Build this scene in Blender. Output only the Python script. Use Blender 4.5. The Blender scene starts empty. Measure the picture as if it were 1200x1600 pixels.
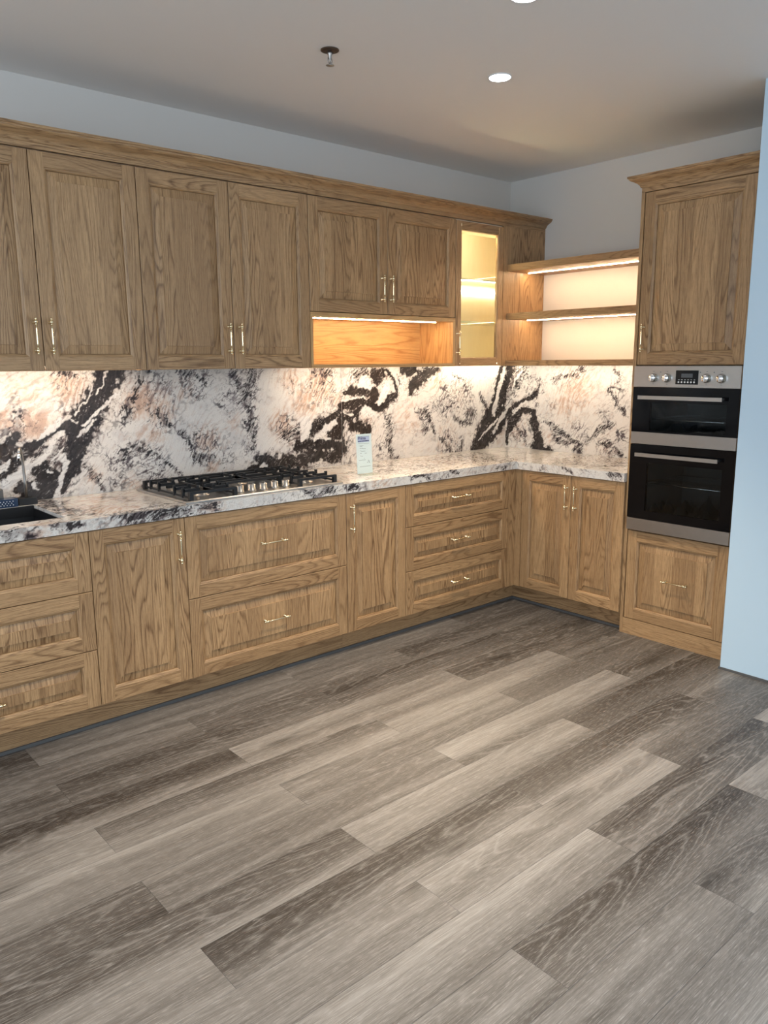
import bpy, math, random
import numpy as np
from mathutils import Vector, Matrix

# ------------------------------------------------------------------ camera
S = bpy.context.scene
COL = S.collection
cam_d = bpy.data.cameras.new('camera')
cam = bpy.data.objects.new('camera', cam_d)
COL.objects.link(cam)
cam_d.sensor_fit = 'VERTICAL'
cam_d.sensor_height = 32.0
cam_d.lens = 1222.96 / 1600 * 32.0
cam_d.clip_start = 0.05
R0 = Vector((0.75223512, -0.65885981, -0.00678739))
R1 = Vector((0.12890842, 0.13705994, 0.98213909))
R2 = Vector((0.6461617, 0.73967447, -0.18803388))
cam.matrix_world = Matrix(((R0.x, R1.x, -R2.x, -4.3478), (R0.y, R1.y, -R2.y, -3.6514),
                           (R0.z, R1.z, -R2.z, 1.4996), (0, 0, 0, 1)))
S.camera = cam

# ------------------------------------------------------------------ light
world = bpy.data.worlds.new('world'); S.world = world
world.use_nodes = True
wb = world.node_tree.nodes['Background']
wb.inputs[0].default_value = (0.86, 0.93, 1.0, 1)
wb.inputs[1].default_value = 0.72


def area(name, loc, target, sx, sy, power, color):
    d = bpy.data.lights.new(name, 'AREA'); d.shape = 'RECTANGLE'
    d.size = sx; d.size_y = sy; d.energy = power; d.color = color
    o = bpy.data.objects.new(name, d); COL.objects.link(o); o.location = loc
    o.rotation_euler = (Vector(target) - Vector(loc)).to_track_quat('-Z', 'Y').to_euler()
    return o


# daylight through the shopfront behind and left of the camera
area('shopfront_daylight', (-7.4, -3.6, 1.6), (0, -2.6, 1.2), 4.5, 2.2, 100, (0.74, 0.87, 1.0))
area('shopfront_daylight_rear', (-3.2, -7.4, 1.6), (-2.6, 0, 1.2), 5.0, 2.2, 55, (0.80, 0.90, 1.0))

S.view_settings.view_transform = 'Standard'
S.view_settings.look = 'None'
S.view_settings.exposure = 0.14
S.view_settings.gamma = 1.0
S.view_settings.use_curve_mapping = False
WARM = (1.0, 0.70, 0.42)
SOFTWARM = (1.0, 0.86, 0.70)
NEUT = (1.0, 0.84, 0.65)

rng = random.Random(7)

SPL={"D":[[[-2.853,1.476,0.0575],[-2.899,1.398,0.051],[-2.945,1.321,0.065],[-2.99,1.254,0.07],[-3.025,1.188,0.06],[-3.055,1.121,0.045],[-3.065,1.062,0.0375],[-3.089,1.005,0.03],[-3.117,0.953,0.016],[-3.127,0.92,0.01]],[[-2.993,1.225,0.045],[-3.072,1.215,0.03],[-3.128,1.218,0.0163],[-3.173,1.192,0.015],[-3.218,1.152,0.0225],[-3.26,1.136,0.0275],[-3.295,1.096,0.0204],[-3.325,1.057,0.0204],[-3.359,1.027,0.0175],[-3.4,1.007,0.0122]],[[-3.3,1.196,0.02],[-3.329,1.16,0.025],[-3.359,1.125,0.055],[-3.4,1.101,0.05]],[[-3.286,1.297,0.0082],[-3.295,1.251,0.0114],[-3.299,1.205,0.0175]],[[-3.227,1.1,0.0225],[-3.183,1.13,0.0102],[-3.134,1.156,0.01]],[[-3.097,1.143,0.03],[-3.138,1.103,0.025],[-3.174,1.072,0.02]],[[-3.233,1.029,0.025],[-3.199,1.045,0.0286],[-3.179,1.004,0.0449],[-3.193,0.952,0.065],[-3.202,0.899,0.049],[-3.237,0.874,0.0449],[-3.28,0.855,0.0367]],[[-3.131,1.044,0.0225],[-3.131,1.044,0.0225]],[[-3.298,0.959,0.0245],[-3.266,0.969,0.0245],[-3.255,0.934,0.035],[-3.289,0.909,0.0245]],[[-3.099,1.46,0.014],[-3.052,1.455,0.011],[-3.024,1.445,0.005]],[[-3.022,1.043,0.005],[-2.994,1.011,0.011],[-2.966,0.983,0.007],[-2.949,0.94,0.005],[-2.932,0.897,0.0025]],[[-2.679,1.464,0.012],[-2.711,1.429,0.017],[-2.733,1.394,0.011],[-2.752,1.344,0.008],[-2.78,1.295,0.0173],[-2.799,1.25,0.016],[-2.818,1.205,0.005]],[[-2.643,1.273,0.0081],[-2.611,1.235,0.012],[-2.568,1.198,0.009]],[[-2.524,1.166,0.0058],[-2.497,1.132,0.0092],[-2.464,1.086,0.0139]],[[-2.795,1.116,0.011],[-2.742,1.102,0.013],[-2.705,1.078,0.014],[-2.662,1.059,0.007],[-2.619,1.029,0.0058],[-2.581,0.988,0.0052],[-2.538,0.94,0.0029]],[[-2.829,1.083,0.015],[-2.798,1.08,0.0173],[-2.842,1.053,0.013]],[[-2.495,1.452,0.0173],[-2.449,1.446,0.0139],[-2.396,1.429,0.007],[-2.373,1.407,0.009]],[[-2.411,1.333,0.0081],[-2.409,1.317,0.008]],[[-2.442,1.15,0.0081],[-2.444,1.118,0.0081]],[[-2.437,1.03,0.024],[-2.395,1.015,0.0173],[-2.352,1.022,0.0104]],[[-2.203,1.458,0.0104],[-2.18,1.408,0.0127],[-2.151,1.352,0.0196],[-2.14,1.307,0.0293],[-2.115,1.278,0.0133],[-2.069,1.253,0.0035]],[[-2.1,1.457,0.0254],[-2.109,1.407,0.0219],[-2.125,1.346,0.024],[-2.14,1.301,0.0173]],[[-2.11,1.243,0.0139],[-2.108,1.198,0.0227],[-2.114,1.141,0.0173],[-2.11,1.095,0.016],[-2.105,1.051,0.0069]],[[-1.502,1.222,0.0179],[-1.549,1.199,0.0231],[-1.597,1.177,0.0313],[-1.651,1.155,0.0336],[-1.705,1.128,0.0298],[-1.713,1.098,0.02]],[[-1.519,1.142,0.0373],[-1.536,1.093,0.0522],[-1.583,1.096,0.0298]],[[-1.811,1.038,0.0367],[-1.752,1.046,0.03],[-1.677,1.034,0.0387],[-1.616,1.036,0.0358],[-1.554,1.019,0.0447],[-1.515,0.991,0.0596],[-1.555,0.962,0.041],[-1.618,0.967,0.0323]],[[-1.895,1.116,0.0233],[-1.838,1.112,0.03],[-1.802,1.086,0.02],[-1.811,1.05,0.02]],[[-1.648,0.982,0.0258],[-1.725,0.97,0.041],[-1.814,0.959,0.0318],[-1.887,0.96,0.0335],[-1.916,0.938,0.0231]],[[-2.067,0.987,0.0231],[-2.02,0.971,0.0358],[-1.972,0.955,0.0381],[-1.938,0.928,0.0289],[-2.042,0.938,0.0333],[-2.097,0.937,0.02],[-2.144,0.924,0.0115]],[[-1.859,0.921,0.02],[-1.772,0.9,0.0232],[-1.726,0.909,0.02]],[[-1.68,1.452,0.0133],[-1.62,1.439,0.015],[-1.567,1.444,0.0129]],[[-1.475,1.332,0.0115],[-1.419,1.337,0.0298],[-1.338,1.335,0.0373],[-1.271,1.333,0.041],[-1.229,1.312,0.0258],[-1.255,1.275,0.0335]],[[-1.481,1.258,0.0298],[-1.413,1.249,0.0335],[-1.33,1.265,0.0373],[-1.28,1.25,0.0335],[-1.238,1.223,0.0298],[-1.187,1.227,0.0335],[-1.143,1.238,0.0224],[-1.117,1.283,0.0286],[-1.068,1.294,0.0224],[-1.063,1.327,0.0134],[-1.081,1.38,0.0098],[-1.133,1.445,0.0104]],[[-1.482,1.19,0.0267],[-1.43,1.187,0.0373],[-1.381,1.191,0.0261],[-1.356,1.215,0.0149]],[[-1.319,1.441,0.0261],[-1.369,1.429,0.0258],[-1.377,1.398,0.0144]],[[-1.253,1.434,0.0298],[-1.219,1.408,0.0373],[-1.176,1.433,0.0298]],[[-1.009,1.453,0.0268],[-0.955,1.446,0.0327],[-0.9,1.452,0.0229]],[[-0.691,1.453,0.0131],[-0.768,1.434,0.0327],[-0.825,1.414,0.0425],[-0.881,1.382,0.0425],[-0.936,1.35,0.0343],[-0.937,1.317,0.0229]],[[-1.423,1.124,0.0224],[-1.358,1.12,0.0373],[-1.299,1.103,0.029]],[[-1.122,1.146,0.0164],[-1.122,1.093,0.0224],[-1.132,1.034,0.0229],[-1.119,0.98,0.0134],[-1.093,0.924,0.0114],[-1.084,0.903,0.018]],[[-0.871,1.193,0.0134],[-0.805,1.177,0.0212],[-0.766,1.113,0.0131],[-0.726,1.041,0.006]],[[-0.814,1.088,0.0196],[-0.804,1.053,0.0104]],[[-0.677,1.01,0.0082],[-0.626,0.971,0.0131],[-0.565,0.924,0.011]],[[-0.471,0.924,0.0274],[-0.513,0.898,0.0176]],[[-0.067,1.458,0.0141],[-0.1,1.371,0.0161],[-0.125,1.283,0.0174],[-0.158,1.201,0.0235],[-0.192,1.132,0.0438],[-0.235,1.075,0.0431],[-0.269,1.018,0.0494],[-0.303,0.955,0.0529],[-0.328,0.898,0.0552]],[[0.029,1.458,0.06],[0.023,1.404,0.0417],[0.001,1.357,0.0473],[-0.034,1.304,0.0473],[-0.06,1.251,0.0423],[-0.058,1.191,0.0423],[-0.102,1.133,0.0282],[-0.146,1.094,0.0365],[-0.172,1.03,0.0473],[-0.206,0.978,0.0423],[-0.267,0.917,0.0473]],[[0.151,1.44,0.0239],[0.106,1.411,0.0261],[0.108,1.364,0.0222],[0.079,1.311,0.0263],[0.035,1.262,0.0215],[-0.013,1.22,0.0237]],[[0.274,1.286,0.02],[0.224,1.255,0.0155],[0.158,1.224,0.0155],[0.091,1.192,0.0179],[0.054,1.143,0.024],[-0.018,1.105,0.024],[-0.054,1.059,0.0284],[-0.126,1.009,0.0316],[-0.17,0.976,0.0316]],[[0.235,1.157,0.0173],[0.16,1.159,0.0235],[0.108,1.121,0.0366],[0.056,1.071,0.0365],[0.042,1.028,0.0227],[0.027,0.978,0.0118],[0.033,0.924,0.0102]],[[0.257,1.152,0.0173],[0.267,1.082,0.0203],[0.283,1.024,0.0261],[0.3,0.967,0.0336],[0.287,0.919,0.0365],[0.339,0.905,0.0239]],[[0.257,1.152,0.02],[0.274,1.071,0.0336],[0.299,1.002,0.0267],[0.301,0.943,0.0287],[0.332,0.904,0.0298],[0.382,0.897,0.0292],[0.418,0.899,0.0072]],[[0.111,1.044,0.0053],[0.143,1.004,0.012],[0.189,0.959,0.0078],[0.198,0.93,0.0037]],[[-0.293,1.288,0.0042],[-0.265,1.229,0.0091],[-0.229,1.192,0.0131],[-0.216,1.168,0.0071]],[[-0.543,1.132,0.0078],[-0.493,1.101,0.0131],[-0.443,1.092,0.0113],[-0.392,1.095,0.0105],[-0.368,1.158,0.0237],[-0.418,1.137,0.017]],[[-0.457,0.966,0.0065],[-0.469,0.926,0.0118],[-0.473,0.903,0.0065]],[[-0.563,1.41,0.0039],[-0.506,1.39,0.0078],[-0.464,1.378,0.0052]],[[0.223,1.261,0.0131],[0.259,1.28,0.0219],[0.287,1.309,0.0091],[0.296,1.372,0.0048]],[[0.36,1.104,0.0072],[0.425,1.067,0.0119],[0.475,1.036,0.0155],[0.532,1.005,0.0119],[0.587,0.981,0.0107],[0.634,0.973,0.0143],[0.661,0.964,0.0093]],[[0.428,1.004,0.0131],[0.485,0.968,0.0155],[0.534,0.954,0.0143],[0.561,0.962,0.0083]],[[0.64,0.912,0.024],[0.649,0.946,0.0083]],[[0.693,0.988,0.0085],[0.743,1.025,0.0096],[0.798,1.056,0.0155],[0.828,1.085,0.0133],[0.876,1.109,0.0107]],[[0.847,1.316,0.0064],[0.879,1.279,0.0119],[0.9,1.232,0.0139],[0.938,1.202,0.0075]],[[0.95,1.208,0.0075],[0.976,1.161,0.0072]],[[0.883,1.432,0.0096],[0.914,1.406,0.0083],[0.899,1.353,0.0041]],[[0.494,1.391,0.006],[0.541,1.403,0.0072],[0.6,1.42,0.0119]],[[0.433,1.38,0.0173],[0.46,1.391,0.0119]],[[0.637,1.458,0.0119],[0.644,1.455,0.0107]],[[0.915,0.966,0.0053],[0.942,0.92,0.0096],[0.974,0.895,0.0053]],[[0.784,0.967,0.0048],[0.846,0.977,0.0155],[0.877,0.985,0.0095]]],"W":[[[-2.941,1.252,0.004],[-2.994,1.205,0.01],[-3.037,1.164,0.003]],[[-2.829,1.372,0.005],[-2.884,1.334,0.006],[-2.922,1.291,0.007],[-2.955,1.262,0.007],[-3.002,1.226,0.007]],[[-3.107,1.246,0.011],[-3.147,1.224,0.015],[-3.196,1.189,0.011],[-3.221,1.171,0.0057]],[[-3.112,1.193,0.015],[-3.121,1.189,0.0098]],[[-3.107,1.081,0.02],[-3.093,1.065,0.0122],[-3.101,1.026,0.0073],[-3.129,0.989,0.01],[-3.137,0.946,0.013],[-3.156,0.893,0.013]],[[-3.152,1.162,0.015],[-3.159,1.129,0.0122],[-3.196,1.088,0.013],[-3.244,1.063,0.0082],[-3.282,1.043,0.015],[-3.316,1.008,0.0188],[-3.359,0.984,0.025]],[[-3.103,1.124,0.005],[-3.135,1.088,0.006],[-3.155,1.07,0.005]],[[-3.182,1.024,0.0057],[-3.16,1.012,0.006]],[[-3.251,0.978,0.0082],[-3.231,0.951,0.004]],[[-3.06,1.241,0.0045],[-3.034,1.235,0.004]],[[-3.332,1.085,0.0065],[-3.361,1.051,0.0147],[-3.388,1.039,0.0122]],[[-2.948,1.409,0.0029],[-2.972,1.356,0.0033],[-3.005,1.314,0.003],[-3.038,1.271,0.0033]],[[-2.879,1.462,0.003],[-2.898,1.408,0.0035],[-2.932,1.37,0.0025]],[[-1.55,1.156,0.0173],[-1.598,1.134,0.0224],[-1.645,1.1,0.0194],[-1.691,1.072,0.012]],[[-1.623,1.073,0.0077],[-1.584,1.065,0.006]],[[-1.566,0.995,0.0104],[-1.562,0.994,0.0065]],[[-2.035,0.943,0.0173],[-2.028,0.937,0.016]],[[-1.748,1.167,0.04],[-1.758,1.107,0.0298],[-1.781,1.078,0.0149]],[[-1.484,1.289,0.0065],[-1.428,1.284,0.0058],[-1.338,1.291,0.0075],[-1.305,1.283,0.006]],[[-1.32,1.391,0.0373],[-1.287,1.365,0.0298],[-1.362,1.367,0.0149]],[[-1.142,1.355,0.0268],[-1.169,1.304,0.0298],[-1.195,1.26,0.0209]],[[-1.306,1.213,0.0298],[-1.256,1.185,0.0224]],[[-1.478,1.214,0.0032],[-1.406,1.192,0.006]],[[-0.039,1.44,0.0113],[-0.064,1.37,0.0158],[-0.098,1.3,0.0158],[-0.115,1.241,0.0127],[-0.14,1.183,0.0189],[-0.139,1.141,0.0155]],[[0.008,1.404,0.0099],[-0.018,1.357,0.0071]],[[0.151,1.44,0.0083],[0.093,1.37,0.0067],[0.072,1.299,0.0058]],[[-0.11,1.098,0.0071],[-0.172,1.054,0.0102],[-0.242,1.01,0.0065],[-0.294,0.96,0.0056]],[[-0.02,1.142,0.0095],[-0.083,1.091,0.011],[-0.126,1.027,0.011],[-0.135,1.009,0.0113]],[[-0.047,1.125,0.0237],[-0.1,1.074,0.0102]],[[0.084,1.156,0.0131],[0.144,1.2,0.0119],[0.195,1.231,0.0091]],[[-0.058,1.185,0.0056],[-0.049,1.191,0.0047]]],"P":[[-3.238,1.384,0.1061,0.45],[-3.066,1.403,0.1,0.7],[-3.228,1.238,0.0816,0.9],[-3.332,1.272,0.0572,0.8],[-3.032,1.339,0.049,0.5],[-2.981,0.984,0.04,0.6],[-3.327,0.99,0.035,0.3],[-2.722,1.323,0.0866,1.0],[-2.631,1.278,0.1,0.7],[-2.678,1.16,0.0866,0.45],[-2.488,1.367,0.075,0.4],[-2.377,1.113,0.085,0.7],[-2.354,0.972,0.045,0.6],[-2.223,1.181,0.06,0.4],[-2.777,0.917,0.06,0.5],[-1.842,1.402,0.08,0.6],[-1.744,1.293,0.1,0.7],[-1.645,1.374,0.1193,0.8],[-1.908,1.164,0.0894,0.7],[-1.536,1.118,0.0596,0.8],[-1.516,1.284,0.0581,0.6],[-1.185,1.433,0.0596,0.6],[-0.71,1.392,0.098,0.6],[-0.955,1.15,0.1267,0.35],[-1.307,1.13,0.0745,0.4],[-0.606,0.991,0.1306,0.35],[-0.488,1.311,0.111,0.3],[0.119,1.026,0.1045,0.4],[-0.042,0.985,0.0706,0.3],[0.598,1.321,0.155,0.6],[0.522,1.225,0.1371,0.5],[0.379,0.99,0.0733,0.3],[0.776,1.367,0.08,0.2],[0.848,0.939,0.0716,0.35]],"V":[[-3.072,1.436,0.0816,0.8],[-3.293,1.362,0.0533,0.5],[-3.251,1.24,0.085,0.6],[-2.864,1.045,0.08,1.0],[-2.861,0.941,0.075,0.8],[-2.809,1.066,0.085,1.0],[-2.626,1.361,0.127,0.9],[-2.634,1.236,0.1155,0.8],[-2.675,1.028,0.11,1.0],[-2.42,1.429,0.127,1],[-2.397,1.093,0.12,1],[-2.242,1.327,0.1155,0.9],[-2.681,0.944,0.1155,0.9],[-2.289,1.023,0.1333,0.6],[-2.139,1.324,0.1,1.0],[-1.63,1.349,0.1333,0.9],[-1.843,1.384,0.0751,0.7],[-1.881,1.127,0.1118,1],[-2.152,1.04,0.0866,0.7],[-1.172,0.977,0.1118,0.8],[-0.619,1.238,0.1633,0.9],[-0.586,0.99,0.1461,0.7],[-0.814,1.143,0.0969,0.7],[-1.045,1.385,0.082,0.8],[-1.324,1.131,0.0894,0.7],[-0.488,1.283,0.1735,0.9],[-0.598,1.005,0.1168,0.7],[0.243,1.343,0.1,1],[0.143,1.004,0.0933,1.0],[0.262,1.216,0.0835,0.6],[0.294,1.332,0.0894,0.8],[0.625,1.034,0.1014,1.0],[0.484,0.997,0.1,0.9],[0.888,1.343,0.1013,0.8],[0.823,1.176,0.0894,0.6],[0.848,0.95,0.1067,1.0],[0.954,1.028,0.0747,0.9],[0.405,1.221,0.0656,0.5],[0.517,1.331,0.06,0.6]]}

# ------------------------------------------------------------------ materials
def new_mat(name):
    m = bpy.data.materials.new(name); m.use_nodes = True
    nt = m.node_tree; nt.nodes.clear()
    out = nt.nodes.new('ShaderNodeOutputMaterial')
    b = nt.nodes.new('ShaderNodeBsdfPrincipled')
    nt.links.new(b.outputs[0], out.inputs[0])
    return m, nt, b


def N(nt, t, **kw):
    n = nt.nodes.new(t)
    for k, v in kw.items():
        if k == 'inp':
            for i, val in v.items(): n.inputs[i].default_value = val
        else: setattr(n, k, v)
    return n


def plain(name, col, rough=0.5, metal=0.0, bump=0.0, bscale=60, coat=0.0, var=0.0, spec=.5):
    m, nt, b = new_mat(name)
    b.inputs['Base Color'].default_value = (*col, 1)
    b.inputs['Roughness'].default_value = rough
    b.inputs['Metallic'].default_value = metal
    b.inputs['Coat Weight'].default_value = coat
    b.inputs['Specular IOR Level'].default_value = spec
    tc = N(nt, 'ShaderNodeTexCoord')
    nz = N(nt, 'ShaderNodeTexNoise', inp={'Scale': bscale, 'Detail': 4.0})
    nt.links.new(tc.outputs['Object'], nz.inputs['Vector'])
    if bump:
        bp = N(nt, 'ShaderNodeBump', inp={'Strength': bump, 'Distance': 0.002})
        nt.links.new(nz.outputs['Fac'], bp.inputs['Height'])
        nt.links.new(bp.outputs[0], b.inputs['Normal'])
    if var:
        nz.inputs['Scale'].default_value = bscale
        hs = N(nt, 'ShaderNodeMix', data_type='RGBA')
        hs.inputs[6].default_value = (*[c * (1 - var) for c in col], 1)
        hs.inputs[7].default_value = (*[min(1, c * (1 + var)) for c in col], 1)
        nt.links.new(nz.outputs['Fac'], hs.inputs[0])
        nt.links.new(hs.outputs[2], b.inputs['Base Color'])
    return m


def ramp(nt, stops, interp='LINEAR'):
    r = N(nt, 'ShaderNodeValToRGB'); r.color_ramp.interpolation = interp
    el = r.color_ramp.elements
    while len(el) < len(stops): el.new(0.5)
    for e, (p, c) in zip(el, stops):
        e.position = p; e.color = (c, c, c, 1) if isinstance(c, (int, float)) else (*c, 1)
    return r


def math_n(nt, op, a, b=None, c=None):
    n = N(nt, 'ShaderNodeMath', operation=op)
    for i, v in enumerate((a, b, c)):
        if v is None: continue
        if isinstance(v, (int, float)): n.inputs[i].default_value = v
        else: nt.links.new(v, n.inputs[i])
    return n.outputs[0]


def mixc(nt, fac, a, b, mode='MIX'):
    n = N(nt, 'ShaderNodeMix', data_type='RGBA', blend_type=mode)
    for i, v in ((0, fac), (6, a), (7, b)):
        if isinstance(v, (int, float)): n.inputs[i].default_value = v
        elif isinstance(v, tuple): n.inputs[i].default_value = (*v, 1)
        else: nt.links.new(v, n.inputs[i])
    return n.outputs[2]


def wood_mat(name, light, dark, ring_n=13.0, ring_amt=0.62, fine_amt=0.4, rough=0.42, tone_amt=0.35,
             limed=False):
    """Straight-to-cathedral grain. UV is in metres, u runs along the grain."""
    m, nt, b = new_mat(name)
    L = nt.links
    uv = N(nt, 'ShaderNodeUVMap', uv_map='grain')
    att = N(nt, 'ShaderNodeAttribute', attribute_name='tone')

    def noise(sx, sy, scale=1.0, detail=2.0, dist=0.0, rgh=0.5):
        mp = N(nt, 'ShaderNodeMapping'); mp.inputs['Scale'].default_value = (sx, sy, 1)
        L.new(uv.outputs[0], mp.inputs['Vector'])
        nz = N(nt, 'ShaderNodeTexNoise', noise_dimensions='2D',
               inp={'Scale': scale, 'Detail': detail, 'Distortion': dist, 'Roughness': rgh})
        L.new(mp.outputs[0], nz.inputs['Vector'])
        return nz.outputs['Fac']
    n1 = noise(0.75, 7.5, 1.0, 2.0, 0.20, 0.40)
    wob = noise(9, 60, 1.0, 3)
    r = math_n(nt, 'MULTIPLY_ADD', n1, ring_n, math_n(nt, 'MULTIPLY', wob, 0.45))
    fr = math_n(nt, 'FRACT', r)
    if limed:
        rr = ramp(nt, [(0.0, 1.0), (0.10, 0.25), (0.22, 0.0), (0.80, 0.05), (1.0, 1.0)])
    else:
        rr = ramp(nt, [(0.0, 0.75), (0.10, 0.2), (0.35, 0.0), (0.70, 0.30), (0.92, 1.0), (1.0, 0.8)])
    L.new(fr, rr.inputs[0])
    amp = noise(0.6, 5.0, 1.0, 1.0)
    ampr = ramp(nt, [(0.30, 0.35), (0.62, 1.0)]); L.new(amp, ampr.inputs[0])
    ring = math_n(nt, 'MULTIPLY', rr.outputs[0], ampr.outputs[0])
    fine = noise(7, 330, 1.0, 3, 0.0, 0.62)
    fr2 = ramp(nt, [(0.36, 0.0), (0.66, 1.0)]); L.new(fine, fr2.inputs[0])
    pore = noise(26, 620, 1.0, 2, 0.0, 0.6)
    pr2 = ramp(nt, [(0.56, 0.0), (0.68, 1.0)]); L.new(pore, pr2.inputs[0])
    broad = noise(0.7, 16.0, 1.0, 2.0)
    br = ramp(nt, [(0.30, 0.0), (0.70, 1.0)]); L.new(broad, br.inputs[0])
    if limed:
        # tone: 0 dark .. 1 light, white limed pores over it
        t = math_n(nt, 'ADD', att.outputs['Fac'], math_n(nt, 'MULTIPLY_ADD', br.outputs[0], 0.34, -0.17))
        t = math_n(nt, 'ADD', t, math_n(nt, 'MULTIPLY_ADD', n1, 0.30, -0.15))
        cr = ramp(nt, [(0.0, dark), (0.5, tuple(a * .68 + c * .32 for a, c in zip(dark, light))), (1.0, light)])
        L.new(t, cr.inputs[0])
        lime = (0.47, 0.45, 0.425)
        ringw = math_n(nt, 'MULTIPLY', ring, math_n(nt, 'MULTIPLY_ADD', fr2.outputs[0], 0.7, 0.3))
        c1 = mixc(nt, math_n(nt, 'MULTIPLY', ringw, ring_amt), cr.outputs[0], lime)
        c1 = mixc(nt, math_n(nt, 'MULTIPLY', pr2.outputs[0], fine_amt), c1, lime)
        c1 = mixc(nt, math_n(nt, 'MULTIPLY', fr2.outputs[0], 0.42), c1, tuple(x * 0.9 for x in dark))
        # knots: dark elongated hearts
        mp = N(nt, 'ShaderNodeMapping'); mp.inputs['Scale'].default_value = (1.15, 5.2, 1)
        L.new(uv.outputs[0], mp.inputs['Vector'])
        vo = N(nt, 'ShaderNodeTexVoronoi', voronoi_dimensions='2D', inp={'Scale': 1.0, 'Randomness': 1.0})
        L.new(mp.outputs[0], vo.inputs['Vector'])
        kr = ramp(nt, [(0.03, 1.0), (0.13, 0.25), (0.22, 0.0)]); L.new(vo.outputs['Distance'], kr.inputs[0])
        kx = N(nt, 'ShaderNodeSeparateColor'); L.new(vo.outputs['Color'], kx.inputs[0])
        pick = math_n(nt, 'GREATER_THAN', kx.outputs[0], 0.72)
        kf = math_n(nt, 'MULTIPLY', math_n(nt, 'MULTIPLY', kr.outputs[0], pick), math_n(nt, 'MULTIPLY_ADD', fr2.outputs[0], 0.5, 0.35))
        c1 = mixc(nt, kf, c1, tuple(x * 0.5 for x in dark))
        hgt = math_n(nt, 'MULTIPLY', fr2.outputs[0], 1.0)
    else:
        t = math_n(nt, 'MULTIPLY_ADD', br.outputs[0], 0.22, math_n(nt, 'MULTIPLY', att.outputs['Fac'], tone_amt))
        mid = tuple(a * 0.45 + c * 0.55 for a, c in zip(light, dark))
        base = mixc(nt, t, light, mid)
        f = math_n(nt, 'MULTIPLY_ADD', ring, ring_amt, math_n(nt, 'MULTIPLY', fr2.outputs[0], fine_amt * 0.6))
        c1 = mixc(nt, f, base, dark)
        c1 = mixc(nt, math_n(nt, 'MULTIPLY', pr2.outputs[0], fine_amt * 0.55), c1, tuple(x * 0.6 for x in dark))
        hgt = math_n(nt, 'MULTIPLY_ADD', ring, 0.6, fr2.outputs[0])
    L.new(c1, b.inputs['Base Color'])
    b.inputs['Roughness'].default_value = rough
    bp = N(nt, 'ShaderNodeBump', inp={'Strength': 0.22, 'Distance': 0.0006})
    L.new(hgt, bp.inputs['Height']); bp.invert = True
    L.new(bp.outputs[0], b.inputs['Normal'])
    return m


OAK = wood_mat('oak', (0.57, 0.365, 0.185), (0.135, 0.064, 0.024), ring_n=22, ring_amt=.62, fine_amt=.62, tone_amt=.45)
OAK_LIT = wood_mat('oak_niche_lit_tint', (0.64, 0.42, 0.19), (0.30, 0.14, 0.045), ring_n=14)  # lighter, more orange copy of the oak, with the niche glow in its colour
PALE = wood_mat('pale_interior_board', (0.84, 0.76, 0.60), (0.70, 0.60, 0.42), ring_amt=0.15, fine_amt=0.2)
FLOORM = wood_mat('limed_grey_floor_board', (0.30, 0.282, 0.262), (0.030, 0.0235, 0.0195), ring_n=15, ring_amt=0.50,
                  fine_amt=0.42, rough=0.46, limed=True)
PAINT = plain('white_wall_paint', (0.68, 0.655, 0.62), 0.75, bump=0.05, bscale=220)
CEILP = plain('ceiling_paint', (0.86, 0.84, 0.82), 0.85, bump=0.05, bscale=180)
PANELW = plain('white_wall_daylight_tint', (0.56, 0.73, 0.86), 0.55)  # white wall coloured blue: the cool daylight is put into its paint
SEAL_SHADOW = plain('floor_seal_and_shadow_grey', (0.10, 0.10, 0.10), 0.5)  # for the kickboard seals and the painted shadow line under the near wall
BRASS = plain('polished_brass', (0.92, 0.80, 0.54), 0.20, 1.0, var=0.06, bscale=90)
STEEL = plain('brushed_steel', (0.52, 0.50, 0.475), 0.30, 1.0, var=0.06, bscale=30)
STEELD = plain('brushed_steel_trim', (0.42, 0.40, 0.38), 0.36, 1.0, var=0.05, bscale=30)
CHROME = plain('bright_chrome', (0.80, 0.82, 0.84), 0.12, 1.0)
BLACKGL = plain('black_glass', (0.004, 0.004, 0.005), 0.08, 0.0, spec=.2)
ENAMEL = plain('dark_enamel', (0.13, 0.13, 0.125), 0.35, var=0.2, bscale=20)
IRON = plain('cast_iron', (0.012, 0.012, 0.013), 0.42, bump=0.25, bscale=500)
BLACKPL = plain('black_composite', (0.008, 0.008, 0.009), 0.45, bump=0.1, bscale=400)
DARKGAP = plain('dark_recess', (0.02, 0.016, 0.012), 0.9)
TRAYM = plain('blue_black_tray', (0.03, 0.055, 0.11), 0.25, 0.3)
GREYBOX = plain('grey_stone_block', (0.10, 0.10, 0.095), 0.5, var=0.25, bscale=25)
PAPER = plain('white_card', (0.74, 0.84, 0.90), 0.4)
INKB = plain('dark_blue_ink', (0.03, 0.04, 0.16), 0.6)
INKP = plain('pale_blue_ink', (0.48, 0.55, 0.78), 0.6)
INKG = plain('grey_ink', (0.16, 0.20, 0.22), 0.6)
WHITEB = plain('white_button', (0.8, 0.8, 0.8), 0.4)


def emit(name, col, st):
    m, nt, b = new_mat(name)
    b.inputs['Base Color'].default_value = (0.8, 0.8, 0.8, 1)
    b.inputs['Emission Color'].default_value = (*col, 1)
    b.inputs['Emission Strength'].default_value = st
    return m


LED_NICHE = emit('led_niche', (1.0, 0.70, 0.38), 110)
LED_SHELF = emit('led_shelf', (1.0, 0.73, 0.44), 100)
LED_WORK = emit('led_worktop', (1.0, 0.82, 0.62), 76)
LED_CORNER = emit('led_corner', (1.0, 0.85, 0.66), 55)
LED_GLASS = emit('led_cabinet', (1.0, 0.86, 0.60), 75)
LAMPFACE = emit('downlight_face', (0.92, 0.98, 1.0), 30)
DISPL = plain('display_digits', (0.09, 0.10, 0.11), 0.3)


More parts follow.
